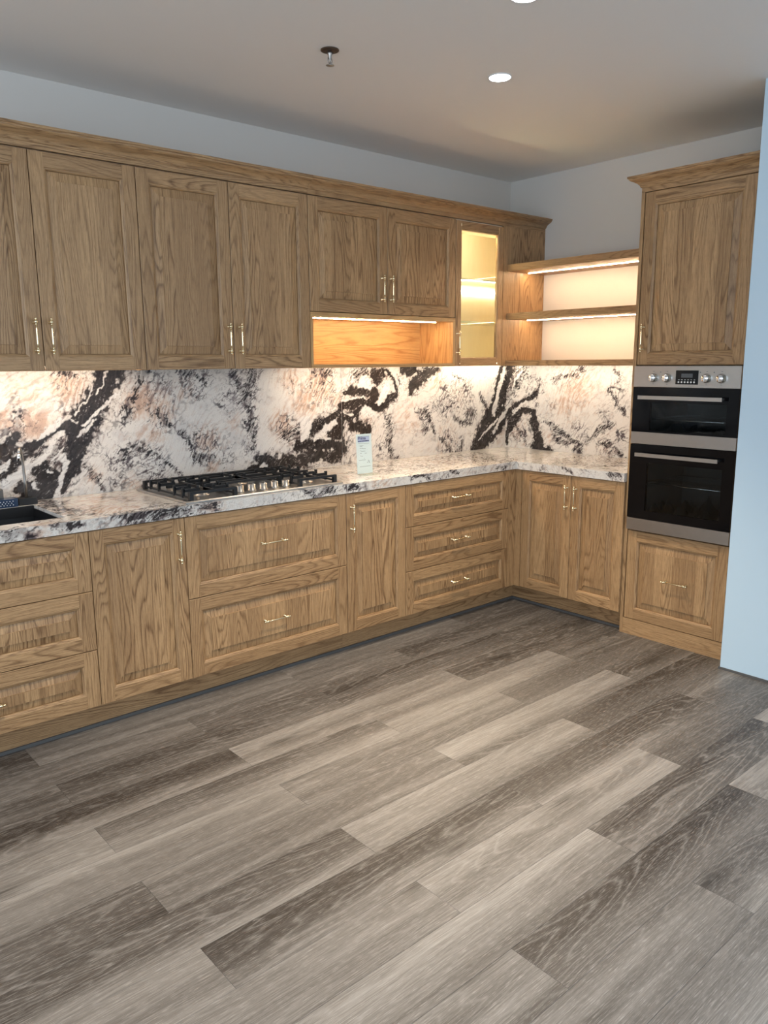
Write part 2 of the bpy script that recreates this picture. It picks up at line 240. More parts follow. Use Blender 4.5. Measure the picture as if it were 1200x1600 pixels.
def glass_mat(name, col, trans, rough=0.02):
    """thin pane: clear with a gloss on it"""
    m = bpy.data.materials.new(name); m.use_nodes = True; nt = m.node_tree; nt.nodes.clear()
    out = nt.nodes.new('ShaderNodeOutputMaterial')
    tr = N(nt, 'ShaderNodeBsdfTransparent'); tr.inputs[0].default_value = (*col, 1)
    gl = N(nt, 'ShaderNodeBsdfGlossy'); gl.inputs['Roughness'].default_value = rough
    fr = N(nt, 'ShaderNodeFresnel', inp={'IOR': 1.5})
    mx = N(nt, 'ShaderNodeMixShader')
    geo = N(nt, 'ShaderNodeNewGeometry')
    f = math_n(nt, 'MULTIPLY', math_n(nt, 'MULTIPLY_ADD', fr.outputs[0], 0.6, trans), math_n(nt, 'SUBTRACT', 1.0, geo.outputs['Backfacing']))
    nt.links.new(f, mx.inputs[0]); nt.links.new(tr.outputs[0], mx.inputs[1]); nt.links.new(gl.outputs[0], mx.inputs[2])
    nt.links.new(mx.outputs[0], out.inputs[0])
    return m


CLEAR = glass_mat('clear_glass', (0.97, 0.98, 0.94), 0.0)
OVENGL = glass_mat('tinted_oven_glass', (0.72, 0.74, 0.74), 0.0)
FILM = glass_mat('plastic_wrap', (0.80, 0.84, 0.86), 0.5, 0.35)
SHELFGL = plain('glass_edge', (0.55, 0.62, 0.45), 0.1)


def marble_mat():
    m, nt, b = new_mat('polished_marble')
    att = N(nt, 'ShaderNodeAttribute', attribute_name='stone')
    tc = N(nt, 'ShaderNodeTexCoord')
    nz = N(nt, 'ShaderNodeTexNoise', inp={'Scale': 260.0, 'Detail': 3.0})
    nt.links.new(tc.outputs['Object'], nz.inputs['Vector'])
    r = ramp(nt, [(0.35, 0.86), (0.6, 1.0)]); nt.links.new(nz.outputs['Fac'], r.inputs[0])
    c = mixc(nt, 1.0, att.outputs['Color'], r.outputs[0], 'MULTIPLY')
    nt.links.new(c, b.inputs['Base Color'])
    b.inputs['Roughness'].default_value = 0.11
    b.inputs['Specular IOR Level'].default_value = 0.3
    return m


MARBLE = marble_mat()


# ------------------------------------------------------------------ mesh builder
class MB:
    def __init__(s):
        s.v = []; s.f = []; s.uv = []; s.t = []; s.m = []; s.sm = []

    def face(s, pts, g=(0, 0, 1), off=(0, 0), tone=0.5, mi=0, smooth=False):
        pts = [Vector(p) for p in pts]
        n = Vector((0, 0, 0))
        for i in range(1, len(pts) - 1): n += (pts[i] - pts[0]).cross(pts[i + 1] - pts[0])
        n.normalize()
        g = Vector(g); u = g - n * g.dot(n)
        if u.length < 0.2:
            u = Vector((1, 0, 0)) if abs(n.x) < 0.9 else Vector((0, 1, 0))
            u = u - n * u.dot(n)
        u.normalize(); w = n.cross(u)
        k = len(s.v); s.v += [tuple(p) for p in pts]
        s.f.append(tuple(range(k, k + len(pts))))
        s.uv += [(p.dot(u) + off[0], p.dot(w) + off[1]) for p in pts]
        s.t += ([tone] * len(pts) if isinstance(tone, (int, float)) else list(tone)); s.m.append(mi); s.sm.append(smooth)

    def box(s, lo, hi, g=(0, 0, 1), off=(0, 0), tone=0.5, mi=0):
        x0, y0, z0 = [min(a, b) for a, b in zip(lo, hi)]; x1, y1, z1 = [max(a, b) for a, b in zip(lo, hi)]
        P = lambda a, b, c: (x1 if a else x0, y1 if b else y0, z1 if c else z0)
        for q in (((0, 0, 0), (0, 1, 0), (1, 1, 0), (1, 0, 0)), ((0, 0, 1), (1, 0, 1), (1, 1, 1), (0, 1, 1)),
                  ((0, 0, 0), (1, 0, 0), (1, 0, 1), (0, 0, 1)), ((0, 1, 0), (0, 1, 1), (1, 1, 1), (1, 1, 0)),
                  ((0, 0, 0), (0, 0, 1), (0, 1, 1), (0, 1, 0)), ((1, 0, 0), (1, 1, 0), (1, 1, 1), (1, 0, 1))):
            s.face([P(*c) for c in q], g, off, tone, mi)
        return s

    def lathe(s, prof, c=(0, 0, 0), axis=(0, 0, 1), n=16, mi=0, smooth=True):
        a = Vector(axis).normalized(); u = a.orthogonal().normalized(); w = a.cross(u); c = Vector(c)
        rings = [[c + a * h + (u * math.cos(2 * math.pi * i / n) + w * math.sin(2 * math.pi * i / n)) * r for i in range(n)] for r, h in prof]
        k = len(s.v)
        for rg in rings: s.v += [tuple(p) for p in rg]
        for j in range(len(prof) - 1):
            for i in range(n):
                i2 = (i + 1) % n
                s.f.append((k + j * n + i, k + j * n + i2, k + (j + 1) * n + i2, k + (j + 1) * n + i))
                s.uv += [(0, 0)] * 4; s.t += [0.5] * 4; s.m.append(mi); s.sm.append(smooth)
        for j, rev in ((0, True), (len(prof) - 1, False)):
            if prof[j][0] > 1e-5:
                idx = [k + j * n + i for i in range(n)]
                s.f.append(tuple(reversed(idx)) if rev else tuple(idx))
                s.uv += [(0, 0)] * n; s.t += [0.5] * n; s.m.append(mi); s.sm.append(False)
        return s

    def tube(s, pts, r, n=8, mi=0):
        pts = [Vector(p) for p in pts]; k = len(s.v); prev = None
        for i, p in enumerate(pts):
            d = (pts[min(i + 1, len(pts) - 1)] - pts[max(i - 1, 0)]).normalized()
            u = d.orthogonal().normalized() if prev is None else (prev - d * prev.dot(d)).normalized()
            prev = u; w = d.cross(u); rr = r[i] if isinstance(r, (list, tuple)) else r
            s.v += [tuple(p + (u * math.cos(2 * math.pi * j / n) + w * math.sin(2 * math.pi * j / n)) * rr) for j in range(n)]
        for i in range(len(pts) - 1):
            for j in range(n):
                j2 = (j + 1) % n
                s.f.append((k + i * n + j, k + i * n + j2, k + (i + 1) * n + j2, k + (i + 1) * n + j))
                s.uv += [(0, 0)] * 4; s.t += [0.5] * 4; s.m.append(mi); s.sm.append(True)
        for idx in (list(reversed(range(k, k + n))), list(range(k + (len(pts) - 1) * n, k + len(pts) * n))):
            s.f.append(tuple(idx)); s.uv += [(0, 0)] * n; s.t += [0.5] * n; s.m.append(mi); s.sm.append(False)
        return s

    def mesh(s, name, mats, org=(0, 0, 0)):
        me = bpy.data.meshes.new(name)
        o = Vector(org)
        me.from_pydata([tuple(Vector(p) - o) for p in s.v], [], s.f)
        uv = me.uv_layers.new(name='grain')
        uv.data.foreach_set('uv', np.array(s.uv, dtype=np.float32).ravel())
        at = me.attributes.new('tone', 'FLOAT', 'CORNER')
        at.data.foreach_set('value', np.array(s.t, dtype=np.float32))
        for m in (mats if isinstance(mats, (list, tuple)) else [mats]): me.materials.append(m)
        me.polygons.foreach_set('material_index', s.m)
        me.polygons.foreach_set('use_smooth', s.sm)
        me.update()
        return me

    def build(s, name, mats, parent=None):
        org = root_loc(parent)
        o = bpy.data.objects.new(name, s.mesh(name, mats, org)); COL.objects.link(o)
        if parent is not None: o.parent = parent
        return o


def root_loc(o):
    l = Vector((0, 0, 0))
    while o is not None: l += o.location; o = o.parent
    return l


def thing(name, label, cat, loc, group=None):
    o = bpy.data.objects.new(name, None); COL.objects.link(o)
    o.location = loc; o.empty_display_size = 0.1
    o['label'] = label; o['category'] = cat
    if group: o['group'] = group
    return o


def tag(o, label, cat, group=None):
    o['label'] = label; o['category'] = cat
    if group: o['group'] = group
    return o


def struct(o): o['kind'] = 'structure'; return o


def roff(): return (rng.uniform(-40, 40), rng.uniform(-40, 40))


X, Y, Z = (1, 0, 0), (0, 1, 0), (0, 0, 1)


def bx(name, lo, hi, mat, parent=None, g=Z, tone=None):
    return MB().box(lo, hi, g, roff(), rng.random() if tone is None else tone).build(name, mat, parent)


# s runs left-to-right as seen, z up, d outwards from the face
def back_T(plane): return lambda s, z, d: (s, plane - d, z)
def right_T(plane): return lambda s, z, d: (plane - d, -s, z)


def raised_front(T, s0, s1, z0, z1, parent, name, stave=0.105, horiz=False, FR=0.056, glass=False, rail_top=None):
    """cabinet front: stiles and rails with a moulded inner edge, and a bevelled raised field as its sub-part"""
    g = 0.0015
    s0 += g; s1 -= g; z0 += g; z1 -= g
    S1 = Vector(T(1, 0, 0)) - Vector(T(0, 0, 0)); gs = tuple(S1); gz = (0, 0, 1)
    fr = MB(); e = 0.0018; th = 0.02
    prof = [(0, -th), (0, -e), (e, 0), (FR, 0), (FR + .003, -.0025), (FR + .006, -.003), (FR + .011, -.007), (FR + .0115, -.0150), (FR + .013, -.0155)]
    if glass: prof = prof[:6] + [(FR + .008, -.008), (FR + .008, -th)]
    offs = [roff() for _ in range(4)]; tones = [rng.random() for _ in range(4)]
    rect = lambda i, d: [(s0 + i, z0 + i, d), (s1 - i, z0 + i, d), (s1 - i, z1 - i, d), (s0 + i, z1 - i, d)]
    for k in range(len(prof) - 1):
        (i0, d0), (i1, d1) = prof[k], prof[k + 1]
        A = rect(i0, d0); B = rect(i1, d1)
        if k == 2:  # flat face: stiles run full height
            q = [(s0 + i0, z0 + i0), (s0 + i1, z0 + i0), (s0 + i1, z1 - i0), (s0 + i0, z1 - i0)]
            fr.face([T(a, b, 0) for a, b in q], gz, offs[3], tones[3])
            q = [(s1 - i1, z0 + i0), (s1 - i0, z0 + i0), (s1 - i0, z1 - i0), (s1 - i1, z1 - i0)]
            fr.face([T(a, b, 0) for a, b in q], gz, offs[1], tones[1])
            c = 0.0004
            q = [(s0 + i1 + c, z0 + i0), (s1 - i1 - c, z0 + i0), (s1 - i1 - c, z0 + i1), (s0 + i1 + c, z0 + i1)]
            fr.face([T(a, b, -.0003) for a, b in q], gs, offs[0], tones[0])
            q = [(s0 + i1 + c, z1 - i1), (s1 - i1 - c, z1 - i1), (s1 - i1 - c, z1 - i0), (s0 + i1 + c, z1 - i0)]
            fr.face([T(a, b, -.0003) for a, b in q], gs, offs[2], tones[2])
            continue
        for j in range(4):
            j2 = (j + 1) % 4
            fr.face([T(*A[j]), T(*A[j2]), T(*B[j2]), T(*B[j])], gs if j in (0, 2) else gz, offs[j], tones[j])
    if not glass:
        bk = rect(0, -th); fr.face([T(*p) for p in reversed(bk)], gz, offs[0], .5)
    fo = fr.build(name, OAK, parent)
    if glass: return fo
    pm = MB(); ip = FR + .0125
    a0, a1, b0, b1 = s0 + ip, s1 - ip, z0 + ip, z1 - ip
    bv = 0.036 if min(a1 - a0, b1 - b0) > .2 else 0.030
    f0, f1, c0, c1 = a0 + bv, a1 - bv, b0 + bv, b1 - bv
    dE, dS, dF = -.0125, -.0065, -.0028
    n = max(2, round((a1 - a0) / stave)); cuts = [a0]
    for i in range(1, n): cuts.append(a0 + (a1 - a0) * (i + rng.uniform(-.22, .22)) / n)
    cuts.append(a1)
    cuts[1] = max(cuts[1], f0 + .012); cuts[-2] = min(cuts[-2], f1 - .012)
    if len(cuts) > 3: cuts = [cuts[0]] + sorted(cuts[1:-1]) + [cuts[-1]]
    st = [(roff(), rng.random() * 1.5 - .25) for _ in range(len(cuts) - 1)]
    for i in range(len(cuts) - 1):
        o, t = st[i]; l = max(cuts[i], f0); r = min(cuts[i + 1], f1); sh = 0.0005
        pm.face([T(l, c0 + sh, dF), T(r, c0 + sh, dF), T(r, c1 - sh, dF), T(l, c1 - sh, dF)], gz, o, t)
        pm.face([T(l, c1 - sh, dF), T(r, c1 - sh, dF), T(r, c1, dS), T(l, c1, dS)], gz, o, t)
        pm.face([T(l, c0, dS), T(r, c0, dS), T(r, c0 + sh, dF), T(l, c0 + sh, dF)], gz, o, t)
        pm.face([T(l, c1, dS), T(r, c1, dS), T(r, b1, dE), T(l, b1, dE)], gz, o, t)
        pm.face([T(l, b0, dE), T(r, b0, dE), T(r, c0, dS), T(l, c0, dS)], gz, o, t)
    o, t = st[0]
    pm.face([T(f0, c1, dS), T(f0, b1, dE), T(a0, b1, dE)], gz, o, t)
    pm.face([T(a0, b0, dE), T(f0, b0, dE), T(f0, c0, dS)], gz, o, t)
    pm.face([T(a0, b0, dE), T(f0, c0, dS), T(f0, c1, dS), T(a0, b1, dE)], gz, o, t)
    pm.face([T(f0, c0, dS), T(f0 + .0005, c0, dF), T(f0 + .0005, c1, dF), T(f0, c1, dS)], gz, o, t)
    o, t = st[-1]
    pm.face([T(f1, c1, dS), T(a1, b1, dE), T(f1, b1, dE)], gz, o, t)
    pm.face([T(f1, b0, dE), T(a1, b0, dE), T(f1, c0, dS)], gz, o, t)
    pm.face([T(f1, c0, dS), T(a1, b0, dE), T(a1, b1, dE), T(f1, c1, dS)], gz, o, t)
    pm.face([T(f1 - .0005, c0, dF), T(f1, c0, dS), T(f1, c1, dS), T(f1 - .0005, c1, dF)], gz, o, t)
    pm.build('raised_panel', OAK, fo)
    return fo


def handle_mesh():
    """bar along local X centred at the origin on the face, standing out along local -Y"""
    m = MB(); h = 0.056; out = 0.027
    for sg in (-1, 1):
        m.lathe([(.0065, 0), (.0065, .002), (.0032, .004), (.0030, out)], (sg * h, 0, 0), (0, -1, 0), 12)
        m.lathe([(0, -.0085), (.0045, -.0072), (.0075, -.003), (.0078, .001), (.0055, .006), (.0035, .0075), (.0052, .009),
                 (.0052, .0105), (.0030, .012)], (sg * h, -out, 0), (-sg, 0, 0), 12)
        m.lathe([(.0025, .0), (.0042, .0015), (.0055, .005), (.0042, .0085), (.0015, .010), (0, .0105)], (sg * (h + .0075), -out, 0), (sg, 0, 0), 12)
    m.lathe([(.0026, -(h - .011)), (.0036, -.03), (.0038, 0), (.0036, .03), (.0026, h - .011)], (0, -out, 0), (1, 0, 0), 12)
    return m.mesh('handle', BRASS)


HANDLE = handle_mesh()


def handle(pos, parent, vertical=True, right=False):
    o = bpy.data.objects.new('handle', HANDLE); COL.objects.link(o)
    M = Matrix.Rotation(math.pi / 2, 4, 'Y') if vertical else Matrix.Identity(4)
    if right: M = Matrix.Rotation(-math.pi / 2, 4, 'Z') @ M
    o.parent = parent
    o.matrix_local = Matrix.Translation(Vector(pos) - root_loc(parent)) @ M
    return o

# ------------------------------------------------------------------ stone pattern (a property of the slabs, in slab metres)
def hsh(ix, iy, seed):
    h = (ix.astype(np.int64) * 374761393 + iy.astype(np.int64) * 668265263 + seed * 974634777) & 0xFFFFFFFF
    h = ((h ^ (h >> 13)) * 1274126177) & 0xFFFFFFFF
    h = (h ^ (h >> 16)) & 0xFFFFFFFF
    return h.astype(np.float64) / 4294967295.0


def vnoise(x, y, seed=0):
    ix = np.floor(x); iy = np.floor(y); fx = x - ix; fy = y - iy
    ang = [hsh(ix + a, iy + b, seed) * 2 * np.pi for a, b in ((0, 0), (1, 0), (0, 1), (1, 1))]
    d = [np.cos(t) * (fx - a) + np.sin(t) * (fy - b) for t, (a, b) in zip(ang, ((0, 0), (1, 0), (0, 1), (1, 1)))]
    u = fx * fx * fx * (fx * (fx * 6 - 15) + 10); v = fy * fy * fy * (fy * (fy * 6 - 15) + 10)
    return ((d[0] * (1 - u) + d[1] * u) * (1 - v) + (d[2] * (1 - u) + d[3] * u) * v) * 1.5


def fbm(x, y, seed=0, o=4):
    r = 0; a = 1.0; f = 1.0; t = 0
    for i in range(o):
        r = r + a * vnoise(x * f, y * f, seed + i * 17); t += a; a *= 0.55; f *= 2.03
    return r / t


def sstep(a, b, x):
    t = np.clip((x - a) / (b - a), 0, 1); return t * t * (3 - 2 * t)


def stroke_field(px, py, strokes):
    m = np.full(px.shape, -9.0)
    for L in strokes:
        if len(L) == 1: L = L + L
        for (x0, y0, r0), (x1, y1, r1) in zip(L[:-1], L[1:]):
            dx, dy = x1 - x0, y1 - y0; q = dx * dx + dy * dy + 1e-9
            t = np.clip(((px - x0) * dx + (py - y0) * dy) / q, 0, 1)
            d = np.hypot(px - x0 - t * dx, py - y0 - t * dy)
            r = np.maximum(r0 + t * (r1 - r0), .003)
            m = np.maximum(m, (r - d) / np.maximum(r, .009))
    return m


def blobs(px, py, B):
    m = np.zeros(px.shape)
    for x, y, r, a in B: m = np.maximum(m, a * np.exp(-((px - x) ** 2 + (py - y) ** 2) / (r * r) * 1.1))
    return m


def stone(px, py, D, W, P, V, seed=0, base_v=.22, ang=0.95):
    g1 = fbm(px * 7, py * 7, seed + 1); g2 = fbm(px * 7, py * 7, seed + 3)
    h1 = fbm(px * 38, py * 38, seed + 2, 3); h2 = fbm(px * 38, py * 38, seed + 4, 3)
    wx = px + .022 * g1 + .012 * h1; wy = py + .022 * g2 + .012 * h2
    soft = [L for L in D if max(q[2] for q in L) < .0315]; hard = [L for L in D if max(q[2] for q in L) >= .0315]
    d = stroke_field(wx, wy, hard); ds = stroke_field(wx, wy, soft); w = stroke_field(wx, wy, W); p = blobs(wx, wy, P); v = np.maximum(blobs(wx, wy, V), base_v)
    n1 = fbm(px * 34, py * 34, seed + 5, 4); n2 = fbm(px * 7, py * 7, seed + 6, 3)
    ca, sa = math.cos(ang), math.sin(ang)
    al = px * ca + py * sa; ac = -px * sa + py * ca
    ww = .020 * fbm(px * 9, py * 9, seed + 7, 3) + .16 * vnoise(px * 2.2, py * 2.2, seed + 20)
    st = fbm(al * 12, (ac + ww) * 95, seed + 8, 4)
    rid = np.abs(fbm(al * 7, (ac + ww) * 46, seed + 9, 4))
    col = np.stack([np.full(px.shape, c) for c in (.74, .715, .675)], -1)

    def mix(c, f):
        nonlocal col
        f = np.clip(f, 0, 1)[..., None]; col = col * (1 - f) + np.array(c) * f
    mix((.50, .50, .51), sstep(-.1, .5, n2 + .4 * n1) * .40)
    mix((.55, .54, .55), sstep(.0, .35, st) * .40)
    pc = sstep(.0, .85, p * 1.0 + .6 * n1 + .6 * st - .05)
    mix((.64, .45, .33), pc * .75)
    mix((.40, .24, .17), sstep(.12, .45, p * .45 + st) * .45 * np.clip(p * 2, 0, 1))
    # net of thin veins, denser round the dark bands
    near = np.maximum(sstep(-2.6, -.1, d) * .6, sstep(-3.5, .2, ds) * .9)
    vv = np.clip(np.maximum(v, near), 0, 1)
    jx = wx + .010 * h2; jy = wy + .010 * h1
    a1 = np.abs(fbm(jx * 11 + 3, jy * 11, seed + 10, 3)); a2 = np.abs(fbm(jx * 26 + 7, jy * 26, seed + 11, 2))
    a3 = np.abs(fbm(jx * 6, jy * 6 + 5, seed + 12, 3)); a4 = np.abs(fbm(jx * 9 + 2, jy * 9 + 9, seed + 14, 2))
    gate = sstep(-.34, .02, n2 + (vv - .40) * 1.1)
    gate2 = sstep(-.30, .05, g2 + (vv - .45) * 1.1)
    wd = .75 + 2.0 * sstep(-.15, .3, g1 + .5 * h1)
    mix((.05, .038, .045), (1 - sstep(.008 * wd, .034 * wd, a1)) * gate * np.clip(vv * 1.35, 0, .95))
    mix((.05, .038, .045), (1 - sstep(.005 * wd, .026 * wd, a4)) * gate2 * np.clip(vv * 1.3, 0, .95))
    mix((.10, .075, .08), (1 - sstep(.004, .040, a2)) * gate * gate2 * sstep(.3, .8, vv) * .9)
    mix((.25, .19, .17), (1 - sstep(.002, .010, a3)) * np.clip(vv + .15, 0, .8))
    mix((.16, .13, .14), sstep(.06, .36, st + .35 * n1) * sstep(.3, .9, vv) * .75)
    dss = ds + .9 * n1 + .6 * st
    mix((.10, .08, .08), sstep(-.5, .5, dss) * .45)
    mix((.022, .017, .018), sstep(-.1, .12, dss - 2.2 * sstep(.02, .14, rid) + .75) * .93)
    # dark bands
    dd = d + .85 * n1 + .35 * st
    mix((.25, .19, .17), sstep(-.9, .0, dd) * .28)
    dm = sstep(-.16, .10, dd)
    dk = np.stack([np.full(px.shape, c) for c in (.016, .012, .012)], -1)
    fl = (1 - sstep(.0, .030, rid)) * sstep(-.2, .2, n2 + .5 * n1)
    gr = sstep(.0, .45, st) * .22 + sstep(.15, .6, n1) * .15
    dk = dk + np.array((.15, .13, .12)) * gr[..., None] + np.array((.55, .52, .50)) * (fl * .55)[..., None]
    f = (dm * .97)[..., None]; col = col * (1 - f) + np.clip(dk, 0, .8) * f
    wm = sstep(-.12, .20, w + .30 * n1)
    mix((.78, .765, .74), wm * .93)
    mix((.35, .34, .35), wm * sstep(.0, .3, st) * .4)
    mix((.07, .055, .06), wm * (1 - sstep(.004, .022, a1)) * .6)
    return np.clip(col, .008, .85)


def stone_mesh(name, quads, parent=None):
    """quads: list of (grid of 3D points [i,j,3], stone coords [i,j,2], fn, keep mask or None)"""
    vs = []; fs = []; cs = []; k = 0
    for P3, col, keep in quads:
        a, b = P3.shape[:2]
        vs.append(P3.reshape(-1, 3)); cs.append(col.reshape(-1, 3))
        idx = (np.arange(a * b).reshape(a, b)) + k
        q = np.stack([idx[:-1, :-1], idx[1:, :-1], idx[1:, 1:], idx[:-1, 1:]], -1)
        if keep is not None: q = q[keep]
        fs.append(q.reshape(-1, 4)); k += a * b
    v = np.concatenate(vs); f = np.concatenate(fs); c = np.concatenate(cs)
    org = root_loc(parent)
    v = v - np.array(org)
    me = bpy.data.meshes.new(name)
    me.vertices.add(len(v)); me.vertices.foreach_set('co', v.astype(np.float32).ravel())
    me.loops.add(len(f) * 4); me.loops.foreach_set('vertex_index', f.astype(np.int32).ravel())
    me.polygons.add(len(f)); me.polygons.foreach_set('loop_start', np.arange(0, len(f) * 4, 4, dtype=np.int32))
    me.polygons.foreach_set('loop_total', np.full(len(f), 4, dtype=np.int32))
    me.update(calc_edges=True); me.validate()
    at = me.attributes.new('stone', 'FLOAT_COLOR', 'POINT')
    at.data.foreach_set('color', np.concatenate([c, np.ones((len(c), 1))], 1).astype(np.float32).ravel())
    me.materials.append(MARBLE)
    o = bpy.data.objects.new(name, me); COL.objects.link(o)
    if parent is not None: o.parent = parent
    return o


def grid3(f, u0, u1, v0, v1, h):
    nu = max(2, int(round(abs(u1 - u0) / h)) + 1); nv = max(2, int(round(abs(v1 - v0) / h)) + 1)
    U, V_ = np.meshgrid(np.linspace(u0, u1, nu), np.linspace(v0, v1, nv), indexing='ij')
    return f(U, V_), U, V_


# ------------------------------------------------------------------ structure
CEIL = 2.6854
XL, YN = -8.0, -8.0
st_ = struct(bx('floor', (XL, YN, -.06), (0, 0, -.004), FLOORM, None, X, .5))
st_['label'] = 'grey limed wood plank floor'
w1 = struct(bx('wall_back', (XL, 0, 0), (0.1, .1, CEIL), PAINT)); w2 = struct(bx('wall_right', (0, YN, 0), (.1, 0, CEIL), PAINT))
struct(bx('ceiling', (XL, YN, CEIL), (.1, .1, CEIL + .08), CEILP))
wn = struct(bx('wall_near', (-.70, -8.0, .012), (-.002, -1.990, CEIL), PANELW)); wn['label'] = 'white wall, tinted blue as by daylight, standing in front of the oven cabinet'
struct(bx('trim_shadow_line', (-.703, -8.0, 0), (-.002, -1.982, .012), SEAL_SHADOW))  # dark strip standing in for the shadow line at the wall's foot
struct(bx('trim_2', (-4.12, -.540, 0), (-.5253, -.5305, .013), SEAL_SHADOW))
struct(bx('trim_3', (-.5355, -1.3515, 0), (-.526, -.5405, .013), SEAL_SHADOW))

# planks: (row, first x) -> tone at the far edge, tone at the near edge (0 dark, 1 light)
T_ = {(0, -4.74): (.0, .25), (0, -3.53): (.50, .62), (0, -2.33): (.55, .5), (0, -1.12): (.35, .3),
      (1, -4.14): (.5, .62), (1, -2.93): (.48, .35), (1, -1.72): (.10, .4), (1, -.52): (.3, .25),
      (2, -4.74): (.45, .4), (2, -3.53): (.15, .45), (2, -2.33): (.05, .5), (2, -1.12): (.35, .25),
      (3, -4.14): (.0, .65), (3, -2.93): (.72, .55), (3, -1.72): (.12, .35), (3, -.52): (.35, .3),
      (4, -4.74): (.6, .75), (4, -3.53): (.35, .85), (4, -2.33): (.75, .65), (4, -1.12): (.32, .4),
      (5, -4.14): (.82, .5), (5, -2.93): (.6, .55), (5, -1.72): (.40, .45), (5, -.52): (.4, .35),
      (6, -4.74): (.35, .12), (6, -3.53): (.62, .5), (6, -2.33): (.9, .5), (6, -1.12): (.18, .5),
      (7, -4.14): (.03, .7), (7, -2.93): (.75, .55), (7, -1.72): (.02, .6), (7, -.52): (.35, .25),
      (8, -4.74): (.8, .8), (8, -3.53): (.0, .62), (8, -2.33): (.08, .72), (8, -1.12): (.55, .45),
      (9, -4.14): (.8, .7), (9, -2.93): (.78, .8), (9, -1.72): (.5, .3), (9, -.52): (.55, .5),
      (10, -4.74): (.7, .6), (10, -3.53): (.9, .6), (10, -2.33): (.15, .5), (10, -1.12): (.8, .7),
      (11, -4.14): (.75, .5), (11, -2.93): (.0, .6), (11, -1.72): (.9, .6),
      (12, -4.74): (.8, .6), (12, -3.53): (.65, .6), (12, -2.33): (.4, .75), (12, -1.12): (.5, .4),
      (13, -4.14): (.75, .6), (13, -2.93): (.65, .9), (13, -1.72): (.4, .45),
      (14, -3.53): (.85, .7), (14, -2.33): (.6, .5), (15, -2.93): (.75, .6), (15, -4.14): (.6, .8)}
prng = random.Random(3)
for k in range(-3, 24):
    y1 = -.54 - .18 * k; y0 = y1 - .18
    if y1 > 0: continue
    start = (-3.535 if k % 2 == 0 else -2.93) - 1.206 * 2
    for j in range(7):
        x0 = start + 1.206 * j; x1 = x0 + 1.206
        if x0 > -.02 or x0 > -.7 and y1 < -2.0: continue
        if x1 > 0: x1 = -.0005
        key = next((q for q in T_ if q[0] == k and abs(q[1] - x0) < .05), None)
        tf, tn = T_[key] if key else (prng.random(), prng.random())
        off = (prng.uniform(-30, 30), prng.uniform(-30, 30)); c = .0005; g = .00015
        m = MB()
        tt = lambda ys: [tf + (tn - tf) * float(np.interp((y1 - y) / (y1 - y0), (0, .45, .8, 1), (0, .16, .8, 1))) for y in ys]
        a, b, lo, hi = x0 + g, x1 - g, y0 + g, y1 - g
        ys = [lo + c, lo + .2 * (hi - lo), lo + .55 * (hi - lo), hi - c]
        for ya_, yb_ in zip(ys[:-1], ys[1:]):
            m.face([(a + c, ya_, 0), (b - c, ya_, 0), (b - c, yb_, 0), (a + c, yb_, 0)], X, off, tt([ya_, ya_, yb_, yb_]))
        for q in (((a, lo), (b, lo), (b - c, lo + c), (a + c, lo + c)), ((b, lo), (b, hi), (b - c, hi - c), (b - c, lo + c)),
                  ((b, hi), (a, hi), (a + c, hi - c), (b - c, hi - c)), ((a, hi), (a, lo), (a + c, lo + c), (a + c, hi - c))):
            m.face([(q[0][0], q[0][1], -.0007), (q[1][0], q[1][1], -.0007), (*q[2], 0), (*q[3], 0)], X, off, tt([p[1] for p in q]))
        for p, q in (((a, lo), (b, lo)), ((b, lo), (b, hi)), ((b, hi), (a, hi)), ((a, hi), (a, lo))):
            m.face([(*p, -.004), (*q, -.004), (*q, -.0007), (*p, -.0007)], X, off, tt([p[1], q[1], q[1], p[1]]))
        m.build('plank', FLOORM, st_)

# ------------------------------------------------------------------ stone slabs
CT, CB = .90, .8529
H = .004
DS, WS, PS, VS = SPL['D'], SPL['W'], SPL['P'], SPL['V']
splash = lambda a, b: stone(a, b, DS, WS, PS, VS, 5)


def splash_panel(name, s0, s1, right, label):
    z0, z1 = CT + .0005, 1.4710
    loc = (-.012, -(s0 + s1) / 2, z0) if right else ((s0 + s1) / 2, -.012, z0)
    t = thing(name, label, 'splashback', loc)
    f = (lambda U, V_: np.stack([np.full(U.shape, -.012), -U, V_], -1)) if right else (lambda U, V_: np.stack([U, np.full(U.shape, -.012), V_], -1))
    P3, U, V_ = grid3(f, s0, s1, z0, z1, H)
    quads = [(P3, splash(U, V_), None)]
    for e in (s0, s1):
        fe = (lambda A, V2, e=e: np.stack([-.012 + A, np.full(A.shape, -e), V2], -1)) if right else (lambda A, V2, e=e: np.stack([np.full(A.shape, e), -.012 + A, V2], -1))
        P3, U2, V2 = grid3(fe, 0, .011, z0, z1, .011)
        quads.append((P3, np.full(U2.shape + (3,), .6), None))
    stone_mesh('slab', quads, t)


splash_panel('splashback', -4.12, -1.4935, False, 'long marble splashback slab behind sink and hob with a broad black vein')
splash_panel('splashback', -1.4920, -.0125, False, 'marble splashback slab from the vertical joint beside the white card to the room corner')
splash_panel('splashback', .0005, 1.3510, True, 'marble splashback slab under the open shelves beside the tall oven cabinet')

